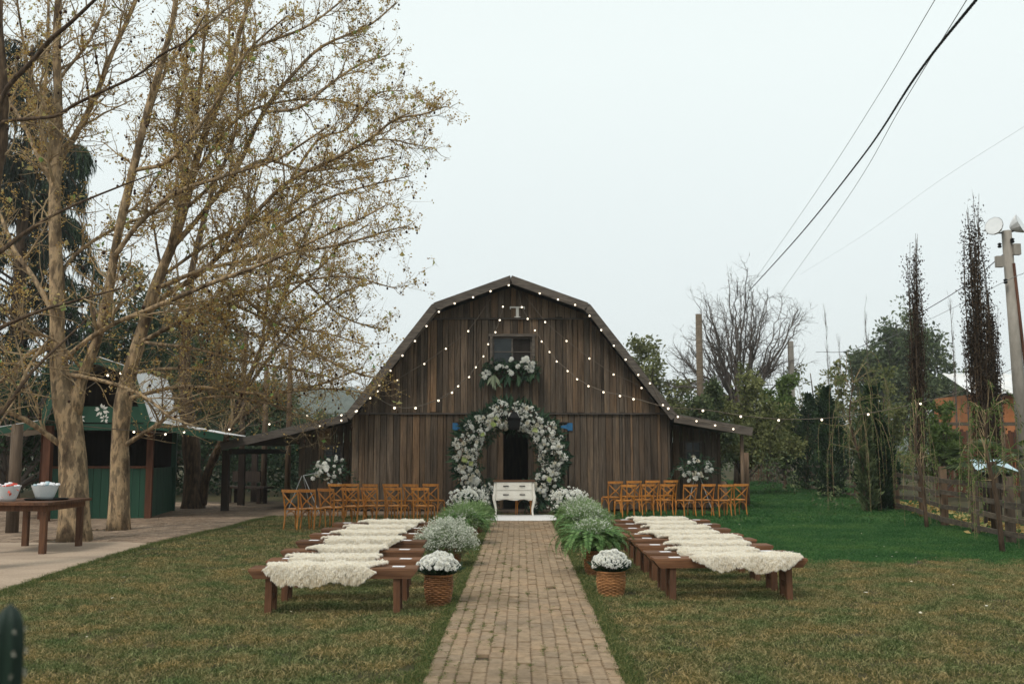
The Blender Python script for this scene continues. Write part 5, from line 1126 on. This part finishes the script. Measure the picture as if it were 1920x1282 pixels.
# right of the barn
def bare_tree(label, px, Y, top, half, cy):
    k = Y/F; x = (px-960)*k; zc = EYE+(HOR-cy)*k; hz_ = (cy-top)*k; hw = half*k; o = thing('bare_tree', label, 'tree', (x, Y, 0))
    m = MB(); m.tubes([[(x,Y,-.05),(x+.1,Y,zc*.5),(x,Y,zc)]], A([[.34,.28,.24]]), 10); m.build('trunk', M['barkdark'], o, smooth=True); P, Rr = [], []
    for i in range(44):
        a = math.radians(rng.uniform(-92,92)); az = rng.random()*math.pi; l = rng.uniform(.62,1.0); e = A([x+hw*math.sin(a)*l*math.cos(az*.35), Y+hw*.7*math.sin(az*2)*rng.uniform(-1,1), zc+hz_*math.cos(a)*l+.1*hz_]); s0 = A([x+.15*rng.normal(), Y+.15*rng.normal(), zc*rng.uniform(.6,1.0)])
        md = s0*.5+e*.5+A([(e[0]-x)*.10, 0, .05*hz_]); q, r = resample([s0, md, e], [.060, .036, .012], 14); q[1:-1] += rng.normal(size=(12,3))*.05; P.append(q); Rr.append(r)
    P, Rr = np.stack(P), np.stack(Rr); P2, R2 = sprout(P, Rr, 2.6, (.5,1.8), (20,55), 7, .03, .18, .6, .009, .25); P3, R3 = sprout(P2, R2, 4.2, (.25,1.0), (20,60), 5, .02, .2, .6, .007, .15); P4, R4 = sprout(P3, R3, 2.5, (.15,.5), (25,60), 4, .03, .2, .6, .0055, .15)
    m = MB(); m.tubes(P, Rr, 6, cap=False); m.tubes(P2, R2, 4, cap=False); m.tubes(P3, R3, 3, cap=False); m.tubes(P4, R4, 3, cap=False); m.build('branches', M['greytwig'], o, kind='stuff')
bare_tree('large leafless spreading tree behind the right side of the barn', 1385, 44, 520, 176, 745)
leafy('broadleaf_tree', 'fresh green leafy tree just right of the barn roof', 1225, 52, 640, 190, 840, 'olive', 8000, rt=.15)
leafy('broadleaf_tree', 'hazy dark green tree standing far beyond the rail fence', 1690, 74, 575, 220, 800, 'mid', 15000, rt=.3, n1=60)
leafy('broadleaf_tree', 'second hazy tree low beside the orange house', 1790, 70, 690, 150, 840, 'mid', 7000, rt=.25)
leafy('shrub', 'tall olive feathery shrub under the bare tree', 1395, 36, 690, 200, 900, 'olive', 11000, rt=.08, catg='shrub', n1=34)
leafy('shrub', 'dark green shrub against the right lean-to', 1320, 34, 700, 110, 890, 'mid', 7000, rt=.07, catg='shrub')
leafy('shrub', 'olive willow shrub behind the first columnar conifer', 1465, 40, 700, 120, 900, 'willow', 7000, rt=.07, catg='shrub')
leafy('shrub', 'brown twiggy bush between the columnar conifers and the far tree', 1530, 46, 640, 140, 880, 'olive', 2500, rt=.08, catg='shrub', bare=True, twig='twig')
leafy('shrub', 'loose green bush behind the twisted columnar conifer at the fence', 1650, 34, 690, 130, 930, 'olive', 7000, rt=.07, catg='shrub')
leafy('shrub', 'pale green bush beside the second dark poplar', 1765, 31, 735, 110, 950, 'willow', 5200, rt=.06, catg='shrub')
thicket('fence_undergrowth', 'dark green undergrowth along the far side of the rail fence', 1420, 1930, 26, 60, [(1420,850),(1560,850),(1700,860),(1930,880)], 'mid', 110, .11)
thicket('far_hedge', 'hazy far hedge behind the right-hand trees', 1200, 1940, 62, 85, [(1200,780),(1400,770),(1600,760),(1800,770),(1940,790)], 'mid', 520, .28)
def column(label, px, py, w_, top, mat='deep', n=5200, lean=0):
    g_ = gnd(px, py); k = g_.y/F; x, Y = g_.x, g_.y; h = (py-top)*k; r_ = w_*k/2; o = thing('columnar_conifer', label, 'conifer', (x, Y, 0))
    m = MB(); m.tubes([[(x,Y,-.03),(x+lean*.3,Y,h*.5),(x+lean,Y,h*.95)]], A([[.06,.05,.02]]), 7); m.build('trunk', M['barkdark'], o, smooth=True)
    t = rng.random(n)**.9; th = rng.random(n)*6.283; pr = np.interp(t, [0,.06,.3,.6,.82,1], [.5,.9,1,.74,.40,.05])*(1+.22*np.sin(t*17+th*2+px)+.15*np.sin(t*37-th*3)); rr = r_*pr*rng.random(n)**.35
    P = np.stack([x+lean*t+rr*np.cos(th)+.12*r_*np.sin(t*9+px), Y+rr*np.sin(th), .05+h*.97*t], 1); D = np.stack([np.cos(th)*.6, np.sin(th)*.6, np.ones(n)], 1)+rng.normal(size=(n,3))*.4
    out = rng.random(n) < .10; P[out] += np.stack([np.cos(th), np.sin(th), np.full(n,.6)], 1)[out]*(r_*.35*rng.random((out.sum(),1)))
    m = MB(); s = rng.uniform(.06,.19,n); m.leaves(P, D, rng.normal(size=(n,3)), s, s*.4, np.clip(.25+.5*rng.random(n)+.25*np.sin(t*21+th*2), 0, 1)); m.build('crown', M[mat], o, kind='stuff')
    return o
column('dark columnar conifer farthest along the rail fence', 1515, 920, 64, 740, lean=.15)
column('dark columnar conifer second along the fence, with bushy base', 1562, 934, 60, 728, lean=-.1)
column('thick twisted columnar conifer nearest the camera at the fence', 1650, 958, 66, 730, n=7500, lean=-.12)
column('slim bright conifer shoot behind the thick twisted conifer', 1628, 962, 30, 770, 'mid', 2200)
column('dark spire conifer rising behind the willow shrub', 1475, 905, 30, 705, n=2600)
# a side branch of the far conifer
def poplar(label, px, py, Y, top, w_, n, wl=()):
    k = Y/F; x = (px-960)*k; h = (EYE+(HOR-top)*k)*1.08; o = thing('dark_poplar', label, 'tree', (x, Y, 0)); r_ = w_*k/2
    m = MB(); m.tubes([[(x,Y,-.03),(x+.03,Y,h*.4),(x-.04,Y,h*.75)]], A([[.07,.05,.02]]), 7); m.build('trunk', M['barkdark'], o, smooth=True)
    P = []
    for i in range(34):
        z0 = h*rng.uniform(.05,.5); th = rng.random()*6.283; rr = r_*.68*rng.uniform(.3,1.0); zt_ = h*(rng.uniform(.5,1.0) if i > 5 else rng.uniform(.9,1.02))*(1-.12*rr/r_); rr = rr if i > 5 else rr*.45; c, s = math.cos(th), math.sin(th)
        P.append(resample([(x,Y,z0),(x+c*rr*.8,Y+s*rr*.8,z0+(zt_-z0)*.3),(x+c*rr,Y+s*rr,z0+(zt_-z0)*.65),(x+c*rr*.8+.05*rng.normal(),Y+s*rr*.8,zt_)], [1]*4, 9)[0])
    P = np.stack(P); m = MB(); m.tubes(P, np.tile(np.linspace(.02,.004,9), (len(P),1)), 4, cap=False); P2, R2 = sprout(P, np.full(P.shape[:2], .01), 2.5, (.2,.55), (10,28), 4, .6, .08, .5, .004, .1); m.tubes(P2, R2, 3, cap=False); m.build('branches', M['barkdark'], o, kind='stuff')
    t = rng.random(n)**.8*.93; p, d, _ = interp_on(P, np.ones(P.shape[:2]), rng.integers(0, len(P), n), t); p = p+rng.normal(size=(n,3))*A([.075,.075,.12])
    m = MB(); s = rng.uniform(.035,.075,n); m.leaves(p, d+rng.normal(size=(n,3))*.6, rng.normal(size=(n,3)), s, s*.5); m.build('crown', M['rust'], o, kind='stuff')
    return o
poplar('slender rusty brown poplar, left of the two dark spires at the fence', 1722, 968, 25, 455, 46, 7500)
poplar('tall blackish poplar nearest the utility pole', 1840, 1000, 22, 372, 60, 12000)
poplar('short dark poplar leaning at the foot of the tallest one', 1862, 1000, 23, 560, 36, 5000)
# weeping willow saplings at the fence and bare upright shoots
def willow(label, px, py, top, spread, n, nd=40):
    g_ = gnd(px, py); x, Y = g_.x, g_.y; k = Y/F; h = (py-top)*k; w_ = spread*k; o = thing('willow_sapling', label, 'tree', (x, Y, 0))
    q, r = resample([(x,Y,-.03),(x-.05,Y,h*.35),(x-.16*w_,Y,h*.7),(x-.1*w_,Y,h)], [.045,.038,.025,.01], 12); m = MB(); m.tubes(q, r, 7); m.build('trunk', M['barkdark'], o, smooth=True)
    P = []
    for i in range(nd):
        s0 = q[rng.integers(5, 12)]; th = rng.random()*6.283; rr = w_*.5*rng.uniform(.3,1); c, s = math.cos(th), math.sin(th)
        P.append(resample([s0, s0+A([c*rr*.6, s*rr*.6, .25*h*rng.random()]), s0+A([c*rr, s*rr, 0]), s0+A([c*rr*1.05, s*rr*1.05, -h*rng.uniform(.2,.6)])], [1]*4, 10)[0])
    P = np.stack(P); P[:,:,2] = np.maximum(P[:,:,2], .05); m = MB(); m.tubes(P, np.tile(np.linspace(.007,.0025,10), (nd,1)), 3, cap=False); m.build('branches', M['twig'], o, kind='stuff')
    t = .2+.8*rng.random(n); p, d, _ = interp_on(P, np.ones(P.shape[:2]), rng.integers(0, nd, n), t); m = MB(); s = rng.uniform(.04,.09,n); m.leaves(p, d+rng.normal(size=(n,3))*.7+A([0,0,-.3]), rng.normal(size=(n,3)), s, s*.25); m.build('leaves', M['willow'], o, kind='stuff')
willow('thin dark willow sapling with hanging leaves nearest at the right fence', 1880, 1036, 760, 130, 1500, 30)
willow('thin leaning sapling against the fence rails below the rusty poplar', 1738, 990, 770, 90, 900, 20)
willow('pale trunked willow leaning beside the thick columnar conifer', 1624, 962, 720, 150, 2200, 40)
willow('light green willow shrub hanging over the far fence', 1440, 908, 720, 110, 2600, 50)
sh = 0
for px, Y, top, lab in ((1553, 52, 590, 'bare upright shoot nearest the bare tree'), (1628, 48, 575, 'tallest bare upright shoot left of the far tree'), (1577, 50, 640, 'short bare shoot above the twiggy bush'), (1790, 40, 570, 'bare upright shoot left of the tall blackish poplar'), (1812, 42, 620, 'branching bare shoot beside the orange house roof'), (1875, 38, 600, 'bare shoot between the poplar and the utility pole')):
    k = Y/F; x = (px-960)*k; h = EYE+(HOR-top)*k; o = thing('bare_sapling', lab, 'sapling', (x, Y, 0)); P = A([[(x,Y,0),(x+.05,Y,h*.5),(x,Y,h)]]); P = np.stack([resample(P[0], [1,1,1], 9)[0]])
    m = MB(); m.tubes(P, A([np.linspace(.045,.006,9)]), 5); m.build('trunk', M['greytwig'], o); P2, R2 = sprout(P, np.full((1,9), .02), 5, (.4,1.6), (15,32), 6, .35, .06, .4, .006, .3); P3, R3 = sprout(P2, R2, 2, (.2,.6), (15,35), 4, .3, .08, .5, .004, .2)
    m = MB(); m.tubes(P2, R2, 3, cap=False); m.tubes(P3, R3, 3, cap=False); m.build('branches', M['greytwig'], o, kind='stuff')
# palm at the right edge
q = gnd(1905, 1012); x, Y = q.x+.25, q.y+1.2; pm = thing('palm', 'small fan palm with ragged leaves at the right picture edge', 'palm', (x, Y, 0))
m = MB(); m.tubes([[(x,Y,-.02),(x,Y,.7),(x-.03,Y,1.35)]], A([[.10,.09,.08]]), 9); m.build('trunk', M['barkdark'], pm, smooth=True)
for i in range(13):
    th = i*6.283/13+rng.normal()*.2; el = rng.uniform(-.2,.9); d = A([math.cos(th)*math.cos(el), math.sin(th)*math.cos(el), math.sin(el)]); e = A([x,Y,1.35])+d*.55; m = MB(); m.tubes([[A([x,Y,1.3]), e]], .010, 4)
    n = 24; a = np.linspace(-1.3,1.3,n); sd = nrm(np.cross(d, A([0,0,1]))); D = d[None]*np.cos(a)[:,None]+sd[None]*np.sin(a)[:,None]+A([[0,0,-.35]]); m.leaves(np.repeat(e[None],n,0), D, np.tile(A([[0,0,1]]),(n,1)), rng.uniform(.38,.55,n), .045); m.build('palm_leaf', M['willow'] if i % 4 == 0 else M['mid'], pm)

# ------------------------------------------------------------------ rail fence
FL = [(8.05,14.6),(8.33,17.0),(8.62,18.9),(8.9,20.9),(9.46,23.4),(9.9,26.1),(10.4,29.0),(10.9,32),(11.3,36),(11.75,40.5),(12.15,44.8),(12.6,49)]
fe = thing('rail_fence', 'weathered wooden post and rail fence with four rails along the right lawn', 'fence', (8.6, 18.8, 0))
for k, (x, y) in enumerate(FL):
    h = 1.08+rng.normal()*.09
    MB().box((x+.06, y, h/2-.02), (.13 if k % 2 else .10, .12, h+.04), rz=rng.normal()*.1).build('post', M['post'] if k % 3 else M['redwood'] if k == 2 else M['post'], fe)
for k in range(len(FL)-1):
    for z in (.17, .43, .69, .95):
        (x0, y0), (x1, y1) = FL[k], FL[k+1]; a, b = rng.normal(size=2)*.02
        MB().beam((x0-.02, y0-.05, z+a), (x1-.02, y1+.05, z+b), .028, .095*rng.uniform(.85,1.15)).build('rail', M['rail'], fe)
# far picket fence where the lawn ends
pf = thing('picket_fence', 'old low picket fence at the far end of the green lawn', 'fence', (11.2, 50, 0))
for k in range(20):
    px = 1402+k*5.0; q = at(px, 880, 50); h = 1.0+rng.normal()*.12; MB().box((q.x, 50+rng.normal()*.05, h/2), (.09, .05, h)).build('picket', M['post'], pf)
for z in (.3, .75): MB().box((at(1450,880,50).x, 50.06, z), (2.7, .04, .08)).build('rail', M['rail'], pf)
# litter of dry leaves under the fence
m = MB(); n = 700; t = rng.random(n); P = np.stack([np.interp(t, [0,1], [8.6,10.6])+rng.normal(size=n)*.35+.55, np.interp(t, [0,1], [15.5,29])+rng.normal(size=n)*.4, .03+.06*rng.random(n)], 1); m.leaves(P, rng.normal(size=(n,3))*A([1,1,.3]), rng.normal(size=(n,3))+A([0,0,1]), rng.uniform(.08,.2,n), .07); m.build('dry_leaves', M['planeleaf'], kind='stuff')
# orange house and brown board fence behind
q = at(1870, 760, 46); hx, hy = q.x+2.2, 46; ho = thing('orange_house', 'orange rendered house with grey sheet roof behind the fence', 'house', (hx, hy, 0))
zr = EYE+(HOR-738)*46/F; zt_ = EYE+(HOR-703)*46/F; MB().box((hx, hy+2.5, zr/2), (6.0, 5, zr)).build('wall', M['orange'], ho)
ny = 60; xs = np.linspace(-3.6, 3.6, ny); wv = .03*np.sin(np.arange(ny)*math.pi/2); V = np.concatenate([np.stack([hx+xs, np.full(ny, hy-.5), zr-.02+wv], 1), np.stack([hx+xs, np.full(ny, hy+2.5), zt_+.25+wv], 1)])
MB().add(V, np.stack([np.arange(ny-1), np.arange(1,ny), ny+np.arange(1,ny), ny+np.arange(ny-1)], 1)).build('roof', M['tin'], ho)
MB().box((hx, hy-.42, zr-.06), (7.1, .04, .12)).build('fascia', M['darkwood'], ho)
MB().box((hx-1.2, hy-.03, 1.9), (.9, .08, 1.0)).build('window', M['pane'], ho); MB().box((hx+1.0, hy-.03, 1.05), (.9, .08, 2.1)).build('door', M['redwood'], ho)
bf = thing('board_fence', 'rusty brown board fence in front of the orange house', 'fence', (at(1800,850,34).x, 34, 0))
for k in range(34):
    q = at(1748+k*5.6, 830, 34); h = EYE+(HOR-807)*34/F+rng.normal()*.04; MB().box((q.x, 34+rng.normal()*.015, h/2), (.095, .03, h)).build('board', M['redwood'] if rng.random() < .55 else M['post'], bf)
MB().box((at(1842,800,34).x, 33.96, EYE+(HOR-795)*34/F), (3.6, .07, .12)).build('top_rail', M['rail'], bf)
# small pale blue tin roof on a hutch
q = at(1852, 872, 20.6); hu = thing('hutch', 'small hutch with a pale blue tin roof behind the fence', 'hutch', (q.x, 20.6, 0)); zc = q.z
MB().hexa([(q.x-.42,20.2,zc-.12),(q.x+.42,20.2,zc-.12),(q.x+.42,20.9,zc+.10),(q.x-.22,20.9,zc+.10),(q.x-.42,20.2,zc-.10),(q.x+.42,20.2,zc-.10),(q.x+.42,20.9,zc+.12),(q.x-.22,20.9,zc+.12)]).build('roof', M['bluetin'], hu)
for sx in (-.3, .36):
    for yy in (20.3, 20.8): MB().box((q.x+sx*.8, yy, (zc-.12)/2), (.06, .06, zc-.12)).build('post', M['darkwood'], hu)
MB().box((q.x+.05, 20.6, zc-.35), (.55, .5, .4)).build('box', M['darkwood'], hu)
# ------------------------------------------------------------------ utility pole, other poles, wires
UY = 24.0; tp_ = at(1887, 433, UY); bt = at(1918, 850, UY); 
up_ = thing('utility_pole', 'grey concrete utility pole with two floodlights at the right edge', 'pole', (bt.x+.05, UY, 0))
fo = A([bt.x+.05+(bt.x-tp_.x)*.13, UY, 0]); tp3 = A([tp_.x, UY, tp_.z])
m = MB(); m.tubes([[fo, (fo+tp3)/2, tp3]], A([[.155,.135,.115]]), 12); m.build('shaft', M['concrete'], up_, smooth=True)
m = MB(); m.tubes([[fo+A([.17,-.1,.2]), fo*.45+tp3*.55+A([.14,-.1,0]), fo*.12+tp3*.88+A([.05,-.13,0])]], .035, 7); m.build('conduit', M['redwood'], up_, smooth=True)
def flood(s, px, py, tilt):
    c = A(tuple(at(px, py, UY))); m = MB(); d = nrm(A([s*.55, -.55, .25])); u = nrm(A([-s*.2, .3, .9])); sd = nrm(np.cross(d, u))
    prof = [(-.10,.05),(-.02,.13),(.10,.20),(.16,.22)]; V = []; 
    for a_, r_ in prof:
        for t in range(12): th = t*6.283/12; V.append(c+d*a_+(sd*math.cos(th)*1.0+u*math.sin(th)*1.15)*r_)
    q = [[k*12+i, k*12+(i+1)%12, (k+1)*12+(i+1)%12, (k+1)*12+i] for k in range(3) for i in range(12)]
    m.add(V, [np.array(q), np.arange(12)[None,::-1]]); o = m.build('floodlight', M['tin'], up_)
    m = MB(); m.add([c+d*.163+(sd*math.cos(t*6.283/12)+u*math.sin(t*6.283/12)*1.15)*.21 for t in range(12)], np.arange(12)[None]); m.build('lens', M['glass'], o)
    m = MB(); m.tubes([[c-d*.05-u*.1, A(tp3)-A([0,0,.05])]], .02, 5); m.build('bracket', M['black'], o)
flood(-1, 1868, 429, 0); flood(1, 1902, 425, 0)
for px, py in ((1873, 491), (1905, 468)): q = at(px, py, UY-.12); MB().box((q.x, UY-.14, q.z), (.17, .12, .27)).build('junction_box', M['concrete'], up_)
for px, py in ((1872, 461), (1896, 452), (1883, 528)): q = at(px, py, UY-.1); m = MB(); m.lathe((q.x, UY-.16, q.z-.06), [(.03,0),(.055,.03),(.03,.06),(.055,.09),(.02,.12)], 8); m.build('insulator', M['black'], up_)
for px, Y, top, r_, mt, lab in ((1310, 40, 589, .13, 'post', 'round wooden pole rising before the bare tree'), (1482, 44, 640, .14, 'concrete', 'pale square concrete pole beside the bare tree')):
    q = at(px, top, Y); m = MB(); m.lathe((q.x, Y, 0), [(r_*1.2,0),(r_,q.z)], 10) if mt == 'post' else m.box((q.x, Y, q.z/2), (r_*1.5, r_*1.5, q.z)); one(m, 'pole', M['rail' if mt == 'post' else mt], lab, 'pole', (q.x, Y, 0), smooth=(mt == 'post'))
def cable(label, pts, r, mat, twist=False, sag=0):
    P, _ = resample([tuple(at(*p)) for p in pts], [1]*len(pts), 60 if not twist else 260)
    if sag: t = np.linspace(0, 1, len(P)); P[:,2] -= sag*4*t*(1-t)
    m = MB()
    if twist:
        a = np.linspace(0, 2*math.pi*60, len(P))
        for ph in (0, 2.09, 4.19): m.tubes(P+np.stack([np.cos(a+ph)*r*1.1, np.zeros(len(P)), np.sin(a+ph)*r*1.1], 1), r, 5, cap=False)
    else: m.tubes(P, r, 5, cap=False)
    b_ = tuple(P[0]); return one(m, 'power_cable', M[mat], label, 'cable', b_)
cable('thick twisted black power cable sweeping from top right down behind the barn', [(1855,-30,9.5),(1720,140,13.5),(1620,290,20),(1500,440,30),(1405,545,43)], .010, 'cable', True)
cable('thin grey wire left of the twisted cable', [(1765,-20,12),(1640,190,19),(1530,360,28),(1405,540,43)], .006, 'wire')
cable('thin grey wire right of the twisted cable', [(1825,-20,10.5),(1690,200,16),(1590,370,24),(1462,552,42)], .006, 'wire')
cable('faint pale wire crossing low over the right sky', [(1940,225,16),(1760,340,22),(1620,440,30),(1500,515,40)], .0022, 'wire')
cable('dark service wire sagging from the utility pole to the left', [(1880,478,24),(1810,535,27),(1720,590,33),(1600,655,42),(1530,660,48)], .012, 'cable')
cable('thin wire from the pole bracket to the far trees', [(1920,512,22),(1880,530,24),(1740,600,36),(1590,668,48)], .007, 'wire')
# ------------------------------------------------------------------ string lights
bme = MB(); th = np.linspace(0, math.pi, 7); bme.lathe((0,0,0), [(max(.001,.036*math.sin(t)), -.036*math.cos(t)-.04) for t in th], 10); bme = bme.mesh('bulb', smooth=True); bme.materials.append(M['bulb'])
sme = MB(); sme.lathe((0,0,-.01), [(.016,0),(.018,.035),(.012,.045)], 8); sme = sme.mesh('socket'); sme.materials.append(M['cable'])
def strand(label, pts, ends=(), scale=1.0, r=.0075):
    """pts: (px, py, depth) of every bulb"""
    W_ = [at(*p)+Vector((0,0,.05*scale)) for p in pts]; all_ = ([at(*ends[0])] if len(ends) > 0 and ends[0] else [])+W_+([at(*ends[1])] if len(ends) > 1 and ends[1] else [])
    o = thing('string_lights', label, 'string lights', tuple(W_[0])); P, _ = resample([tuple(p) for p in all_], [1]*len(all_), max(12, len(all_)*5))
    m = MB(); m.tubes(P, r, 4, cap=False); m.build('cord', M['cord'], o)
    for p in W_:
        l = tuple(A(tuple(p))-A(tuple(W_[0]))); b_ = link('bulb', bme, None, o, loc=l, scl=scale*.64); link('socket', sme, None, b_)
Zc = lambda pts, Y: [(700+x/3.663, 510+y/3.663, Y(i, len(pts)) if callable(Y) else Y) for i, (x, y) in enumerate(pts)]
YE = 25.35
strand('lit globe lights along the left roof edge of the barn', Zc([(930,97),(805,138),(685,180),(558,222),(450,280),(365,378),(286,480),(200,580),(118,684),(40,785)], YE)+[(669,772,YE),(640,790,YE),(600,800,YE)])
strand('lit globe lights along the right roof edge of the barn', Zc([(1142,153),(1268,195),(1386,232),(1485,307),(1565,405),(1652,512),(1733,607),(1820,712),(1900,770)], YE)+[(1243,761,YE),(1271,783,YE),(1306,791,YE),(1341,799,YE),(1375,806,YE)])
strand('globe light strand swooping from the gable down to the left branches', Zc([(890,245),(868,337),(838,420),(788,502),(755,585),(703,660),(657,727),(582,790),(540,835),(447,890),(290,942),(145,942)], lambda i, n: 25.6-8.5*(i/n)**2.2), ends=((938,545,25.7), (690,735,16.5)))
strand('long globe light strand swooping from the gable right toward the utility pole', Zc([(1020,248),(1060,328),(1110,407),(1157,483),(1211,555),(1260,620),(1335,686),(1400,742),(1478,790),(1581,832),(1694,858),(1787,880)], lambda i, n: 25.6-4.5*(i/n)**2)+[(1253,768,20.6),(1318,772,20.4),(1389,783,20.2),(1460,790,20.0),(1541,789,20.0),(1628,779,20.3),(1726,759,21),(1828,729,22.4)], ends=((972,545,25.7), (1900,690,23.9)))
strand('globe light strand slanting across the left barn wall', Zc([(652,412),(498,533),(350,637),(166,747)], 25.6)+[(708,735,24.8),(694,748,24.2),(667,773,24),(640,780,23.5)], ends=((920,560,25.7), (600,800,22)))
strand('globe light strand slanting across the right barn wall', Zc([(1180,350),(1327,480),(1484,600),(1650,710),(1842,802)], 25.6), ends=((985,555,25.7), (1262,770,25.4)))
strand('globe lights strung between the plane trees in front of the kiosk', [(40,785,17),(151,803,18),(251,812,19.5),(310,816,20.3),(345,812,21),(430,807,22),(505,797,23),(576,781,24)], ends=((-20,770,16.5), (650,775,25)))
strand('few globe lights high under the plane tree by the kiosk roof', [(38,817,19),(202,706,19),(226,702,19.3)], ends=((-10,800,19), (240,730,19.6)))
# a red insulator on the left strand
# ------------------------------------------------------------------ cactus in the near left corner
cxp = at(8, 1300, 2.3); cb = A([cxp.x, 2.3, 0]); zt_ = at(22, 1130, 2.3).z; ca = thing('cactus', 'blurred dark green ribbed cactus in the bottom left corner', 'cactus', tuple(cb))
tpx = at(20, 1132, 2.3).x; K = 60; t = np.linspace(0, 1, K); ns = 56; ph = np.arange(ns)*6.283/ns; rad = .032*np.interp(t, [0,.75,.93,.97,.99,1], [.9,1,.97,.8,.5,.05])
V = []
for i in range(K):
    f = 1+.17*np.cos(ph*7); V.append(np.stack([cb[0]+(tpx-cb[0])*t[i]**1.5+rad[i]*f*np.cos(ph), cb[1]+rad[i]*f*np.sin(ph), np.full(ns, zt_*t[i])], 1))
q = [[k*ns+i, k*ns+(i+1)%ns, (k+1)*ns+(i+1)%ns, (k+1)*ns+i] for k in range(K-1) for i in range(ns)]
MB().add(np.concatenate(V), np.array(q)).build('stem', M['cactus'], ca, smooth=True)
m = MB()
for r_ in range(7):
    for k in range(0, 40, 2):
        tt = .2+.79*k/40; rr = np.interp(tt, t, rad)*1.17; a = r_*6.283/7; c = A([cb[0]+(tpx-cb[0])*tt**1.5+rr*math.cos(a), cb[1]+rr*math.sin(a), zt_*tt]); n = 6; m.leaves(np.repeat(c[None],n,0), rng.normal(size=(n,3))*.6+A([math.cos(a),math.sin(a),.2]), rng.normal(size=(n,3)), .010, .004)
m.build('spines', M['spine'], ca, kind='stuff')

# ------------------------------------------------------------------ hazy air
hz = MB(); hz.box((0, 285, 24), (700, 720, 50)); hm = bpy.data.materials.new('pale_haze'); hm.use_nodes = True; hn = hm.node_tree; hn.nodes.clear()
pv = hn.nodes.new('ShaderNodeVolumePrincipled'); ho_ = hn.nodes.new('ShaderNodeOutputMaterial'); hn.links.new(pv.outputs[0], ho_.inputs['Volume'])
pv.inputs['Color'].default_value = (.93, .97, 1, 1); pv.inputs['Density'].default_value = .0005; pv.inputs['Anisotropy'].default_value = .2
hz = hz.build('haze', hm, kind='stuff')
S.cycles.volume_bounces = 1
